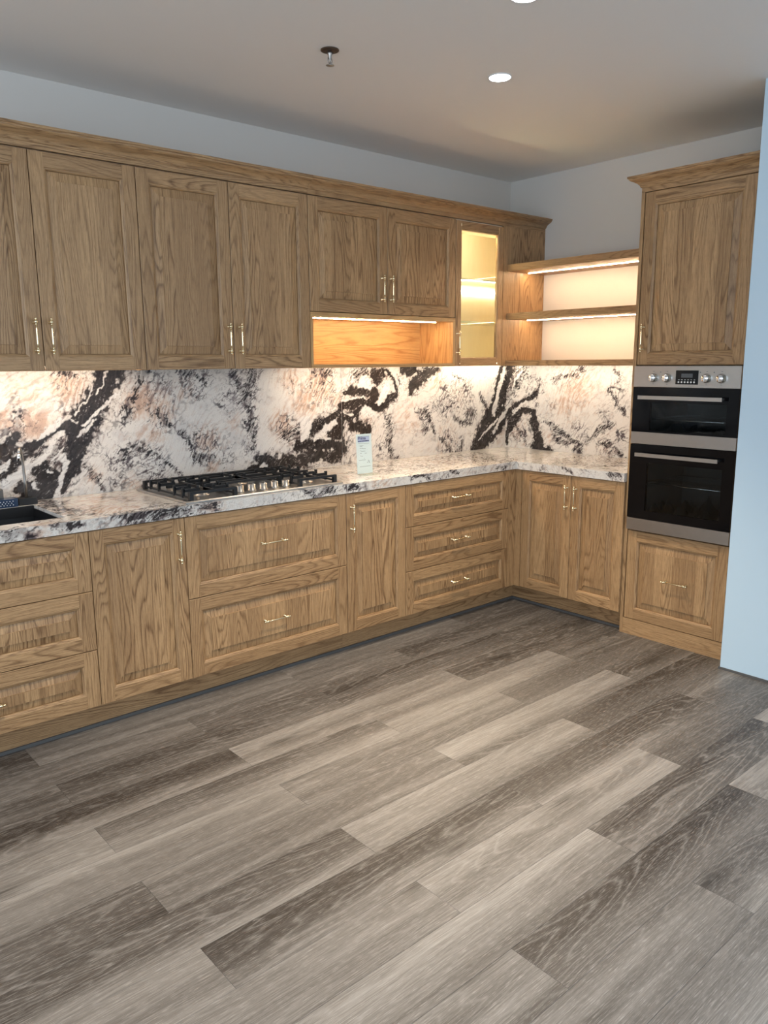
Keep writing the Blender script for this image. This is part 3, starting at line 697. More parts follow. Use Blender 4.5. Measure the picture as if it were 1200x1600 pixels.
# worktop pattern: x, and y unfolded over the front edge
WD = [[(-3.24, .02, .02), (-3.22, -.12, .03), (-3.24, -.22, .03)], [(-3.24, -.30, .02), (-3.20, -.40, .03)], [(-3.27, -.48, .014), (-3.2, -.52, .02)],
      [(-3.55, -.63, .02), (-3.49, -.62, .022), (-3.46, -.64, .02)], [(-3.36, -.61, .010), (-3.30, -.62, .012), (-3.27, -.62, .010)],
      [(-3.14, -.58, .01), (-3.05, -.60, .028), (-2.95, -.615, .03), (-2.84, -.625, .03)], [(-3.0, -.54, .006), (-2.85, -.50, .012)],
      [(-2.75, -.62, .016), (-2.68, -.62, .018)], [(-2.19, -.61, .016), (-2.15, -.635, .014)], [(-2.09, -.62, .02), (-2.03, -.62, .022)],
      [(-1.92, -.62, .014), (-1.86, -.62, .012)], [(-1.5, -.62, .006), (-1.40, -.61, .008), (-1.36, -.63, .005)], [(-1.19, -.615, .007), (-1.13, -.63, .007)],
      [(-.80, -.62, .008), (-.72, -.63, .010)], [(-1.42, -.12, .03), (-1.36, -.22, .02)], [(-1.75, -.02, .012), (-1.60, -.06, .016)], [(-.5, -1.05, .01), (-.3, -1.2, .016)]]
WR = [[(-.64, -.80, .008)] * 2, [(-.63, -1.0, .010), (-.62, -.95, .006)], [(-.63, -1.26, .014), (-.63, -1.32, .012)]]
WPch = [(-3.42, -.62, .10, .5), (-3.1, -.45, .2, .5), (-2.7, -.62, .08, .6), (-1.9, -.3, .2, .5), (-1.7, -.62, .1, .4), (-.9, -.3, .35, .35), (-.3, -.9, .3, .3), (-3.0, -.2, .2, .4)]
WV = [(-3.3, -.4, .35, .6), (-2.9, -.55, .2, .5), (-1.3, -.3, .5, .75), (-.7, -.35, .45, .8), (-.3, -.9, .45, .8), (-1.3, -.62, .3, .6), (-1.75, -.4, .3, .5)]
wfun = lambda a, b, sd=31: stone(a, b, WD, [], WPch, WV, sd, .35, .35)
wfun2 = lambda a, b: stone(a, b, WD + WR, [], WPch, WV, 57, .35, .35)
SINK = (-3.99, -3.289, -.50, -.125)
XJ = -1.933
FY, FX = -.606, -.613


def worktop(name, label, x0, x1, fn, sink=None, leg=False):
    t = thing(name, label, 'worktop', ((x0 + x1) / 2, -.3, CB))
    Q = []
    bk = -.0125
    def add(f, u0, u1, v0, v1, cf, h=.005, keepf=None):
        P3, U, V_ = grid3(f, u0, u1, v0, v1, h)
        keep = None
        if keepf is not None:
            uc = (U[:-1, :-1] + U[1:, 1:]) / 2; vc = (V_[:-1, :-1] + V_[1:, 1:]) / 2; keep = keepf(uc, vc)
        Q.append((P3, cf(U, V_), keep))
    top = lambda z: (lambda U, V_: np.stack([U, V_, np.full(U.shape, z)], -1))
    kf = (lambda u, v: ~((u > sink[0]) & (u < sink[1]) & (v > sink[2]) & (v < sink[3]))) if sink else None
    if sink:
        a, b, c, d = sink
        for (u0, u1, v0, v1) in ((x0, a, FY, bk), (b, x1, FY, bk), (a, b, FY, c), (a, b, d, bk)):
            add(top(CT), u0, u1, v0, v1, fn)
        wl = lambda U, V_: np.full(U.shape + (3,), .55)
        add(lambda U, V_: np.stack([np.full(U.shape, b), U, V_], -1), c, d, CB - .0, CT, fn, .01)
        add(lambda U, V_: np.stack([np.full(U.shape, a), U, V_], -1), c, d, CB, CT, fn, .01)
        add(lambda U, V_: np.stack([U, np.full(U.shape, c), V_], -1), a, b, CB, CT, fn, .01)
        add(lambda U, V_: np.stack([U, np.full(U.shape, d), V_], -1), a, b, CB, CT, fn, .01)
    else:
        add(top(CT), x0, x1, FY, bk, fn)
    xe = FX if leg else x1
    add(lambda U, V_: np.stack([U, np.full(U.shape, FY), V_], -1), x0, xe, CB, CT, lambda U, V_: fn(U, FY - (CT - V_)), .004)
    if leg:
        add(top(CT), FX, bk, -1.3515, FY, fn)
        add(lambda U, V_: np.stack([np.full(U.shape, FX), U, V_], -1), -1.3515, FY, CB, CT, lambda U, V_: fn(FX - (CT - V_), U), .004)
        add(top(CB), FX, bk, -1.3515, FY, lambda U, V_: np.full(U.shape + (3,), .5), .3)
    if leg: add(lambda U, V_: np.stack([U, np.full(U.shape, -1.3515), V_], -1), FX, bk, CB, CT, lambda U, V_: fn(U, V_ - 2.25), .005)
    if not sink:
        add(top(CB), x0, x1, FY, bk, lambda U, V_: np.full(U.shape + (3,), .5), .3)
    else:
        add(top(CB), x0, x1, FY, sink[2], lambda U, V_: np.full(U.shape + (3,), .5), .6)
    for e in ((x0,) if leg else (x0, x1)):
        add(lambda U, V_: np.stack([np.full(U.shape, e), U, V_], -1), FY, bk, CB, CT, lambda U, V_: np.full(U.shape + (3,), .6), .05)
    stone_mesh('slab', Q, t)
    if sink:
        MB().box((a, d - .004, CB + .0005), (b - .002, d - .0005, CT - .001)).box((a, c + .0005, CB + .0005), (b - .002, c + .003, CT - .003)).box((b - .004, c + .003, CB + .0005), (b - .0005, d - .004, CT - .013)).box((a, c + .003, CB + .0005), (a + .003, d - .004, CT - .001)).build('cutout_seal', BLACKPL, t)
    return t


worktop('worktop', 'marble worktop slab holding the black sink and the gas hob', -4.12, XJ - .0006, wfun, sink=SINK)
worktop('worktop', 'L-shaped marble worktop slab turning the corner towards the oven cabinet', XJ + .0006, -.0125, wfun2, leg=True)

# ------------------------------------------------------------------ base cabinets
BF = -.60
KZ = .1133
TB, TR = back_T(BF), right_T(BF)
DT = .8505


def carcass(t, lo, hi, name='carcass'): return bx(name, lo, hi, OAK, t, Z, .4)


def drawer_cabinet(label, x0, x1, splits, hx, hz, group=None):
    t = thing('drawer_cabinet', label, 'cabinet', ((x0 + x1) / 2, -.3, KZ))
    b = MB()
    for lo, hi in (((x0 + .001, BF + .0205, KZ), (x0 + .018, -.014, .8525)), ((x1 - .018, BF + .0205, KZ), (x1 - .001, -.014, .8525)),
                   ((x0 + .018, BF + .0205, KZ), (x1 - .018, -.014, KZ + .018)), ((x0 + .018, -.022, KZ + .018), (x1 - .018, -.014, .70))):
        b.box(lo, hi, Z, roff(), .4)
    for z in splits[1:-1]: b.box((x0 + .018, BF + .03, z - .01), (x1 - .018, BF + .05, z + .01), X, roff(), .4)
    b.build('carcass', OAK, t)
    for (z0, z1), h in zip(zip(splits[:-1], splits[1:]), hz):
        d = raised_front(TB, x0, x1, z0, z1, t, 'drawer_front')
        handle((hx, BF + .0025 - .0, h), d, vertical=False)
    return t


drawer_cabinet('three-drawer oak base cabinet under the black sink', -4.12, -3.2368, [KZ, .3570, .6035, DT], -3.678, [.238, .485, .74])
drawer_cabinet('wide two-drawer oak base cabinet under the gas hob', -2.8222, -1.9348, [KZ, .4795, DT], -2.380, [.2985, .677])
drawer_cabinet('three-drawer oak base cabinet next to the inner corner, gold handles', -1.5259, -.6690, [KZ, .3640, .6135, DT], -1.106, [.2445, .4965, .7435])


def door_cabinet(label, x0, x1, hx, hz):
    t = thing('base_cabinet', label, 'cabinet', ((x0 + x1) / 2, -.3, KZ))
    b = MB()
    for lo, hi in (((x0 + .001, BF + .0205, KZ), (x0 + .018, -.014, .8525)), ((x1 - .018, BF + .0205, KZ), (x1 - .001, -.014, .8525)),
                   ((x0 + .018, BF + .0205, KZ), (x1 - .018, -.014, KZ + .018)), ((x0 + .018, -.022, KZ + .018), (x1 - .018, -.014, .8525))):
        b.box(lo, hi, Z, roff(), .4)
    b.build('carcass', OAK, t)
    d = raised_front(TB, x0, x1, KZ, DT, t, 'door')
    handle((hx, BF, hz), d)


door_cabinet('single-door oak base cabinet between sink drawers and hob drawers', -3.2368, -2.8222, -2.857, .726)
door_cabinet('narrow single-door oak base cabinet below the white card', -1.9348, -1.5259, -1.906, .722)
# corner double-door
t = thing('base_cabinet', 'double-door oak base cabinet on the right run beside the oven cabinet', 'cabinet', (-.3, -1.0, KZ))
b = MB()
for lo, hi in (((BF + .0205, -.660, KZ), (-.014, -.643, .8525)), ((BF + .0205, -1.350, KZ), (-.014, -1.333, .8525)),
               ((BF + .0205, -1.333, KZ), (-.014, -.660, KZ + .018)), ((-.022, -1.333, KZ + .018), (-.014, -.660, .8525))):
    b.box(lo, hi, Z, roff(), .4)
b.build('carcass', OAK, t)
d = raised_front(TR, .643, 1.0045, KZ, DT, t, 'door'); handle((BF, -.979, .722), d, right=True)
d = raised_front(TR, 1.0045, 1.3510, KZ, DT, t, 'door'); handle((BF, -1.0405, .722), d, right=True)
# corner post
m = MB(); o1, o2 = roff(), roff()
m.box((-.6680, BF, KZ), (-.6002, BF + .02, DT), Z, o1, .2)
m.box((BF, -.6420, KZ), (BF + .02, BF - .0002, DT), Z, o2, .8)
tag(m.build('corner_post', OAK), 'plain oak post filling the inner corner between the two base runs', 'post')
# kickboards
KD, KX = -.5301, -.5253
tag(bx('kickboard', (-4.12, KD, 0), (-1.9205, KD + .016, KZ - .0005), OAK, None, X, .9), 'long oak kickboard under sink and hob cabinets', 'kickboard')
tag(bx('kickboard', (-1.9195, KD, 0), (KX - .0003, KD + .016, KZ - .0005), OAK, None, X, .6), 'oak kickboard from the joint below the narrow cabinet to the inner corner', 'kickboard')
tag(bx('kickboard', (KX, -1.3515, 0), (KX + .016, KD + .016, KZ - .0005), OAK, None, Y, .95), 'oak kickboard under the double-door cabinet on the right run', 'kickboard')

# ------------------------------------------------------------------ wall cabinets
UP = -.3016
UB, UT = 1.4719, 2.3225
TU = back_T(UP)
CTOP = 2.326


def led(name, lo, hi, mat, parent): return bx(name, lo, hi, mat, parent)


def wall_cabinet(label, x0, x1, xm, hz, under=True, handles=True, ledy=(-.250, -.238)):
    t = thing('wall_cabinet', label, 'cabinet', ((x0 + x1) / 2, -.15, UB))
    b = MB()
    bot = UB + .022
    for lo, hi in (((x0 + .0005, UP + .0205, UB), (x0 + .018, -.001, CTOP)), ((x1 - .018, UP + .0205, UB), (x1 - .0005, -.001, CTOP)),
                   ((x0 + .018, UP + .0205, bot), (x1 - .018, -.001, bot + .018)), ((x0 + .018, UP + .0205, CTOP - .018), (x1 - .018, -.001, CTOP)),
                   ((x0 + .018, -.009, bot + .018), (x1 - .018, -.001, CTOP - .018))):
        b.box(lo, hi, X, roff(), .4)
    b.build('carcass', OAK, t)
    for (a, c), hx in zip(((x0, xm), (xm, x1)), (xm - .0305, xm + .0305)):
        d = raised_front(TU, a, c, UB, UT, t, 'door')
        handle((hx, UP, hz), d)
    if under: led('light_strip', (x0 + .03, ledy[0], bot - .006), (x1 - .03, ledy[1], bot - .0005), LED_WORK, t)
    return t


wall_cabinet('leftmost tall oak wall cabinet above the sink, cut by the photo edge', -3.6870, -2.8120, -3.2482, 1.611)
wall_cabinet('tall two-door oak wall cabinet above the hob', -2.8118, -1.9138, -2.3646, 1.613, under=False)

# short doors over the lit niche
t = thing('wall_cabinet', 'oak wall cabinet with two short doors over an open lit niche', 'cabinet', (-1.38, -.15, UB))
x0, x1 = -1.9134, -.8427
zn0, zn1, zs = 1.4900, 1.7330, 1.7560
b = MB()
b.box((x0, UP + .0205, 1.7575), (x0 + .018, -.001, CTOP), Z, roff(), .4); b.box((x1 - .018, UP + .0205, 1.7575), (x1, -.001, CTOP), Z, roff(), .4)
b.box((x0 + .018, UP + .0205, CTOP - .018), (x1 - .018, -.001, CTOP), X, roff(), .4)
b.box((x0 + .018, UP + .06, 1.7575), (x1 - .018, -.001, 1.76), X, roff(), .4)
b.build('carcass', OAK, t)
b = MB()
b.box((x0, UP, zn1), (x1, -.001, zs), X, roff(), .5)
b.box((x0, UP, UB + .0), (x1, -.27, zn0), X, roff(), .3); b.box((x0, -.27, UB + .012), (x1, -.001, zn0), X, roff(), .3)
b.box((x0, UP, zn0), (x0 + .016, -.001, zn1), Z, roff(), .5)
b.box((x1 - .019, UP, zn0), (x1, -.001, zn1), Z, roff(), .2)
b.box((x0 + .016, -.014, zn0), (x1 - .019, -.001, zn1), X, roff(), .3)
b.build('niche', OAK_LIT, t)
led('light_strip', (x0 + .02, -.224, zn1 - .004), (-.93, -.216, zn1 - .0003), LED_NICHE, t)
led('light_strip', (x0 + .03, -.240, UB + .006), (x1 - .01, -.228, UB + .0115), LED_WORK, t)
for (a, c), hx in zip(((x0, -1.3833), (-1.3833, x1)), (-1.4280, -1.3640)):
    d = raised_front(TU, a, c, zs + .0015, UT, t, 'door'); handle((hx, UP, 1.894), d)

# glass-door cabinet with blind corner panel
t = thing('wall_cabinet', 'narrow glass-door oak wall cabinet lit inside, in the corner', 'cabinet', (-.5, -.15, UB))
x0, x1 = -.8423, -.4115
b = MB()
b.box((x0, UP + .0205, UB), (x0 + .016, -.001, CTOP), Z, roff(), .4)
b.box((-.017, UP + .0205, UB), (-.001, -.001, CTOP), Z, roff(), .4)
b.box((x0 + .016, UP + .0205, 1.492), (-.017, -.001, 1.508), X, roff(), .4); b.box((x0 + .016, UP + .0205, CTOP - .018), (-.017, -.001, CTOP), X, roff(), .4)
b.build('carcass', PALE, t)
b = MB(); b.box((x0 + .0163, -.012, 1.5083), (-.0173, -.001, CTOP - .0183), Z, roff(), .2)
b.build('back_panel', PALE, t)
d = raised_front(TU, x0, x1, UB, UT - .004, t, 'door', FR=.044, glass=True)
bx('pane', (x0 + .05, UP + .010, UB + .05), (x1 - .05, UP + .014, UT - .055), CLEAR, d)
handle((-.829, UP, 1.610), d)
for z in (1.988, 1.735):
    sh = bx('glass_shelf', (x0 + .018, UP + .03, z), (-.019, -.013, z + .008), CLEAR, t)
    bx('shelf_edge', (x0 + .018, UP + .0285, z), (-.019, UP + .0297, z + .008), SHELFGL, sh)
led('light_strip', (x0 + .03, -.022, 1.945), (-.02, -.0125, 1.955), LED_GLASS, t)
led('light_strip', (x0 + .03, -.262, CTOP - .026), (x1 - .02, -.250, CTOP - .0185), LED_GLASS, t)
led('light_strip', (x0 + .02, -.105, 1.486), (-.02, -.095, 1.4915), LED_CORNER, t)
bx('corner_panel', (x1 + .0005, UP, UB), (-.0005, UP + .018, CTOP), OAK, t, Z, .3)

# ------------------------------------------------------------------ cornices
CP = [(0, 0), (0, .022), (.005, .023), (.007, .028), (.010, .034), (.018, .043), (.030, .050), (.040, .054), (.048, .060), (.050, .066), (.055, .067), (.055, .077), (-.02, .077)]


def sweep(name, path, parent, tone, base=None):
    """path: list of functions giving the 3-D point for an outward offset and height; straight runs between them"""
    m = MB(); o = roff()
    for a, b_ in zip(path[:-1], path[1:]):
        gdir = Vector(b_(0, 0)) - Vector(a(0, 0))
        for (p, h), (p2, h2) in zip(CP[:-1], CP[1:]):
            sm = False
            m.face([a(p, h), b_(p, h), b_(p2, h2), a(p2, h2)], gdir, o, tone, 0, sm)
        m.face([a(-.02, 0), b_(-.02, 0), b_(0, 0), a(0, 0)], gdir, o, tone)
    for q, rev in ((path[0], True), (path[-1], False)):
        pts = [q(*c) for c in CP] + [q(-.02, 0)]
        m.face(pts if rev else pts[::-1], X, o, tone)
    return m.build(name, OAK, parent)


zc = 2.3265
c1 = lambda x: (lambda p, h: (x, UP - p, zc + h))
o = sweep('cornice', [c1(-3.690), c1(-1.9145)], None, .2); tag(o, 'left cornice length above the four tall wall cabinet doors', 'cornice')
o = sweep('cornice', [c1(-1.9139), c1(-.0005)], None, .75); tag(o, 'right cornice length from the joint above the short doors to the side wall', 'cornice')

# ------------------------------------------------------------------ floating shelves
for zt, zb_, lab, hasled in ((2.097, 2.056, 'topmost oak wall shelf with a warm light strip beneath', True),
                             (1.800, 1.761, 'middle oak wall shelf with a warm light strip beneath', True),
                             (1.506, 1.4715, 'lowest oak wall shelf, resting just over the marble splashback', False)):
    t = thing('wall_shelf', lab, 'shelf', (-.19, -.83, zb_))
    if hasled: bx('board', (-.374, -1.3512, zb_), (-.0005, UP - .0005, zt), OAK, t, Y, rng.random())
    else: MB().box((-.374, -1.3512, zb_), (-.20, UP - .0005, zt), Y, (3, 4), .5).box((-.20, -1.3512, zb_ + .012), (-.0005, UP - .0005, zt), Y, (3, 4), .5).build('board', OAK, t)
    if hasled: led('light_strip', (-.194, -1.345, zb_ - .003), (-.186, -.325, zb_ - .0003), LED_SHELF, t)
    else: led('light_strip', (-.16, -1.345, zb_ + .007), (-.15, -.325, zb_ + .0115), LED_CORNER, t)

# ------------------------------------------------------------------ tall oven cabinet
TF = -.5846
t = thing('oven_cabinet', 'tall oak cabinet with cornice, housing the double oven', 'cabinet', (-.3, -1.65, 0))
TT = right_T(TF)
ya, yb = -1.3520, -1.9600
bx('side_panel', (TF, ya - .0185, 0), (-.001, ya, 2.335), OAK, t, Z, .3)
bx('side_panel', (TF, yb, 0), (-.001, yb + .0185, 2.335), OAK, t, Z, .6)
b = MB()
for z in (.092, .578, 1.474, 2.317): b.box((TF + .022, yb + .019, z), (-.001, ya - .019, z + .018 if z != .578 else .5950), Y, roff(), .5)
b.box((-.012, yb + .019, .11), (-.001, ya - .019, 2.317), Z, roff(), .5)
b.build('carcass', OAK, t)
bx('plinth', (TF + .0005, yb + .019, 0), (TF + .018, ya - .019, .0895), OAK, t, Y, .25)
d = raised_front(TT, 1.3735, 1.9385, 1.4760, 2.3335, t, 'door', stave=.1); handle((TF, -1.405, 1.613), d, right=True)
d = raised_front(TT, 1.3735, 1.9385, .0905, .5905, t, 'drawer_front', stave=.1); handle((TF, -1.670, .346), d, vertical=False, right=True)
zt_ = 2.3355
ca = lambda p, h: (-.0008, ya + p, zt_ + h)
cb = lambda p, h: (TF - p, ya + p, zt_ + h)
cc = lambda p, h: (TF - p, yb - .02, zt_ + h)
o = sweep('cornice', [ca, cb, cc], t, .3)

# ------------------------------------------------------------------ double oven
OX = TF - .0215          # face of the doors
y0, y1 = -1.3755, -1.9405
t = thing('double_oven', 'stainless steel and black glass double oven built into the tall cabinet', 'oven', (-.3, -1.66, .5955))


def ring(m, xf, xb, yA, yB, zA, zB, hy0, hy1, hz0, hz1, mi=0):
    m.box((xf, hy0, zA), (xb, yA, zB), Z, mi=mi); m.box((xf, yB, zA), (xb, hy1, zB), Z, mi=mi)
    m.box((xf, hy1, zA), (xb, hy0, hz0), Z, mi=mi); m.box((xf, hy1, hz1), (xb, hy0, zB), Z, mi=mi)
    return m


body = MB()
for zA, zB in ((.62, 1.055), (1.085, 1.345)):
    for lo, hi in (((-.06, y1 + .02, zA), (-.05, y0 - .02, zB)), ((TF + .0, y1 + .02, zA - .006), (-.05, y0 - .02, zA)), ((TF, y1 + .02, zB), (-.05, y0 - .02, zB + .006)),
                   ((TF, y1 + .014, zA), (-.05, y1 + .02, zB)), ((TF, y0 - .02, zA), (-.05, y0 - .014, zB))):
        body.box(lo, hi)
body.build('cavity_liner', ENAMEL, t)
cp = MB().box((OX, y1, 1.3640), (TF - .001, y0, 1.4705)).build('control_panel', STEEL, t)
bx('display', (OX - .0015, -1.7290, 1.3800), (OX - .0001, -1.6100, 1.4490), BLACKGL, cp)
bx('digits', (OX - .0022, -1.700, 1.4130), (OX - .0016, -1.640, 1.4330), DISPL, cp)
m = MB()
for i in range(6): m.lathe([(.0045, 0), (.0045, .0012)], (OX - .0016, -1.627 - .0165 * i, 1.391), (-1, 0, 0), 10)
for i in range(6): m.box((OX - .0021, -1.632 - .0165 * i, 1.4015), (OX - .0016, -1.624 - .0165 * i, 1.4035))
m.build('button_row', WHITEB, cp)['kind'] = 'stuff'
m = MB()
for yk in (-1.4880, -1.5630, -1.7720, -1.8470):
    for dz in (.032, -.032): m.box((OX - .0004, yk - .004, 1.412 + dz - .0012), (OX - .0001, yk + .004, 1.412 + dz + .0012))
for yk in (-1.5265, -1.7380, -1.8080): m.lathe([(.0032, 0), (.0032, .0006)], (OX - .0001, yk, 1.440), (-1, 0, 0), 10)
m.build('dial_marking', INKG, cp)['kind'] = 'stuff'
for yk in (-1.4880, -1.5630, -1.7720, -1.8470):
    MB().lathe([(.0235, 0), (.0235, .003), (.0190, .005), (.0185, .022), (.0170, .0245), (0, .0245)], (OX - .0001, yk, 1.411), (-1, 0, 0), 24).box(
        (OX - .028, yk - .0025, 1.396), (OX - .0245, yk + .0025, 1.426)).build('knob', CHROME, t)
for zA, zB, wz0, wz1, hz, nm in ((1.130, 1.3610, 1.140, 1.285, 1.311, 'upper'), (.6680, 1.0630, .712, .970, 1.013, 'lower')):
    m = ring(MB(), OX, TF - .002, y0, y1, zA, zB, -1.4760, -1.8830, wz0, wz1)
    dr = m.build('oven_door', BLACKGL, t); dr['label'] = nm + ' oven door of black glass with a flat steel handle'
    bx('pane', (OX + .002, -1.8825, wz0 + .0005), (OX + .006, -1.4765, wz1 - .0005), OVENGL, dr)
    h = MB().box((OX - .040, -1.8740, hz - .0095), (OX - .034, -1.4260, hz + .0095))
    h.box((OX - .034, -1.455, hz - .006), (OX - .0001, -1.437, hz + .006)); h.box((OX - .034, -1.863, hz - .006), (OX - .0001, -1.845, hz + .006))
    h.build('handle', STEEL, dr)
bx('steel_strip', (OX, y1, 1.0670), (TF - .002, y0, 1.1290), STEELD, t)
bx('steel_strip', (OX, y1, .6000), (TF - .002, y0, .6650), STEELD, t)
for zz, yA, yB in ((.845, -1.40, -1.92), (1.190, -1.40, -1.92)):
    m = MB()
    for xx in (-.50, -.10): m.tube([(xx, yA, zz), (xx, yB, zz)], .003, 6)
    for yy in (yA, yB): m.tube([(-.50, yy, zz), (-.10, yy, zz)], .003, 6)
    for i in range(24): m.tube([(-.50, yA - (i + 1) * .0208, zz + .003), (-.10, yA - (i + 1) * .0208, zz + .003)], .0014, 5)
    m.build('wire_rack', CHROME, t)


def crumple(name, x0, x1, ya_, yb_, z, amp, seed, par):
    n = 26; r_ = random.Random(seed); m = MB()
    U, V_ = np.meshgrid(np.linspace(0, 1, n), np.linspace(0, 1, n), indexing='ij')
    Hh = z + amp * (np.abs(fbm(U * 5, V_ * 5, seed, 3)) * 2.2 + .15)
    for i in range(n - 1):
        for j in range(n - 1):
            P = lambda a, b_: (x0 + (x1 - x0) * U[a, b_], ya_ + (yb_ - ya_) * V_[a, b_], Hh[a, b_])
            m.face([P(i, j), P(i + 1, j), P(i + 1, j + 1), P(i, j + 1)])
    return m.build(name, FILM, par)


o = crumple('plastic_wrap', -.54, -.25, -1.42, -1.90, .628, .10, 4, None); tag(o, 'crumpled clear plastic wrap inside the lower oven', 'packaging')
o = crumple('plastic_wrap', -.54, -.25, -1.42, -1.90, 1.098, .05, 9, None); tag(o, 'crumpled clear plastic wrap inside the upper oven', 'packaging')
o = MB().box((-.5650, -1.7600, .700), (-.5560, -1.6200, .745)).build('paper_packet', PAPER)
# rests against the liner floor as a folded packet
o.location = (0, 0, -.0795)
o.data.transform(Matrix.Translation((0, 0, 0)))
tag(o, 'pale folded packet lying inside the lower oven near the glass', 'packet')

# ------------------------------------------------------------------ gas hob
HX0, HX1, HY0, HY1 = -2.800, -1.935, -.578, -.075
t = thing('gas_hob', 'stainless steel gas hob with black cast iron grates on the worktop', 'hob', ((HX0 + HX1) / 2, (HY0 + HY1) / 2, CT))
m = MB(); z0 = CT + .0005
prof = [(0, 0), (0, .006), (.004, .010), (.012, .011), (.016, .0085)]
rc = lambda i: [(HX0 + i, HY0 + i), (HX1 - i, HY0 + i), (HX1 - i, HY1 - i), (HX0 + i, HY1 - i)]
for (i0, h0), (i1, h1) in zip(prof[:-1], prof[1:]):
    A, B = rc(i0), rc(i1)
    for j in range(4):
        k = (j + 1) % 4; m.face([(*A[j], z0 + h0), (*A[k], z0 + h0), (*B[k], z0 + h1), (*B[j], z0 + h1)])
m.face([(*p, z0 + .0085) for p in rc(.016)])
m.face([(*p, z0) for p in reversed(rc(0))])
m.build('hob_plate', STEEL, t)
zp = z0 + .0087
burn = [(-2.655, -.205, .036), (-2.655, -.445, .028), (-2.365, -.235, .052), (-2.085, -.205, .028), (-2.085, -.445, .036)]
for bx_, by_, r in burn:
    bo = MB().lathe([(r * 1.35, 0), (r * 1.30, .004), (r * 1.02, .006), (r * 1.0, .015), (r * .9, .017)], (bx_, by_, zp), Z, 24).build('burner', STEELD, t)
    MB().lathe([(r * .88, .0172), (r * .92, .020), (r * .80, .0245), (0, .025)], (bx_, by_, zp), Z, 24).build('burner_cap', IRON, bo)


def grate(gx0, gx1, gy0, gy1, centres, name='grate'):
    g = MB(); zt = zp + .040; w = .010; th = .011
    for y in (gy0, gy1): g.box((gx0, y - w / 2, zt - th), (gx1, y + w / 2, zt))
    g.box(((gx0 + gx1) / 2 - w / 2, gy0, zt - th), ((gx0 + gx1) / 2 + w / 2, min(c_[1] for c_ in centres) - .03, zt))
    for x in (gx0, gx1): g.box((x - .003, gy0, zp + .008), (x + .003, gy1, zp + .016))
    for x in (gx0, gx1):
        for y in (gy0, gy1): g.box((x - .009, y - .009, zp), (x + .009, y + .009, zt - .001))
    for cx, cy, r in centres:
        xs = (gx0, gx1); ys = (max(gy0, cy - .115), min(gy1, cy + .115))
        for x, s in ((gx0, 1), (gx1, -1)):
            for dy in (-.042, .042):
                g.box((x, cy + dy - w / 2, zt - th), (cx - s * (.030), cy + dy + w / 2, zt + .002))
                g.box((cx - s * .040 - .006, cy + dy - w / 2, zt), (cx - s * .040 + .006, cy + dy + w / 2, zt + .012))
                g.box((x - .006, cy + dy - w / 2, zp + .006), (x + .006, cy + dy + w / 2, zt + .010))
        for s in (-1, 1):
            ye = cy + s * .118
            if gy0 - .01 < ye < gy1 + .01: g.box((gx0, ye - w / 2, zt - th), (gx1, ye + w / 2, zt))
            g.box((cx - w / 2, cy + s * .03, zt - th), (cx + w / 2, ye, zt + .002))
            g.box((cx - w / 2, cy + s * .038 - .006, zt), (cx + w / 2, cy + s * .038 + .006, zt + .012))
    g.box((gx0, (gy0 + gy1) / 2 - w / 2, zt - th), (gx1, (gy0 + gy1) / 2 + w / 2, zt))
    return g.build(name, IRON, t)


grate(-2.765, -2.545, -.558, -.098, [burn[0], burn[1]])
grate(-2.525, -2.205, -.405, -.098, [burn[2]])
grate(-2.185, -1.975, -.558, -.098, [burn[3], burn[4]])
for i in range(5):
    MB().lathe([(.0235, 0), (.0235, .003), (.0200, .005), (.0185, .028), (.0165, .030), (0, .0302)], (-2.478 + i * .064, -.487, zp), Z, 24).box(
        (-2.481 + i * .064, -.503, zp + .030), (-2.475 + i * .064, -.471, zp + .0345)).build('knob', STEEL, t)

# ------------------------------------------------------------------ sink, tap, tray, block
a, b_, c, d = SINK
t = thing('sink', 'black undermounted rectangular sink in the marble worktop', 'sink', ((a + b_) / 2, (c + d) / 2, .68))
m = MB(); g = .004; zb0, zt0 = .680, CB - .0006
A = [(a - g, c - g), (b_ + g, c - g), (b_ + g, d + g), (a - g, d + g)]
i_ = .03; Bf = [(a + i_, c + i_), (b_ - i_, c + i_), (b_ - i_, d - i_), (a + i_, d - i_)]
for j in range(4):
    k = (j + 1) % 4
    m.face([(*A[k], zt0), (*A[j], zt0), (*Bf[j], zb0), (*Bf[k], zb0)])
    o_ = lambda p, e: (p[0] + (e if p[0] > (a + b_) / 2 else -e), p[1] + (e if p[1] > (c + d) / 2 else -e))
    m.face([(*o_(A[j], .012), zt0), (*o_(A[k], .012), zt0), (*A[k], zt0), (*A[j], zt0)])
m.face([(*p, zb0) for p in Bf])
m.build('basin', BLACKPL, t)
MB().lathe([(.045, .0005), (.045, .003), (.030, .002), (0, .001)], ((a + b_) / 2, -.31, zb0), Z, 20).build('drain', STEELD, t)
# tap
t = thing('tap', 'slim brushed steel gooseneck tap beside the sink', 'tap', (-3.305, -.085, CT))
m = MB().box((-3.345, -.112, CT + .0005), (-3.268, -.062, CT + .030)); m.build('base_block', BLACKPL, t)
pts = [(-3.305, -.087, CT + .03), (-3.306, -.088, 1.0), (-3.309, -.092, 1.08), (-3.313, -.100, 1.12), (-3.319, -.112, 1.143), (-3.327, -.128, 1.150), (-3.335, -.142, 1.142), (-3.338, -.147, 1.128)]
MB().tube(pts, [.0070, .0060, .0055, .0055, .0055, .0055, .006, .006], 12).build('spout', STEEL, t)
MB().tube([(-3.338, -.147, 1.130), (-3.341, -.151, 1.098)], .0085, 12).build('nozzle', CHROME, t)
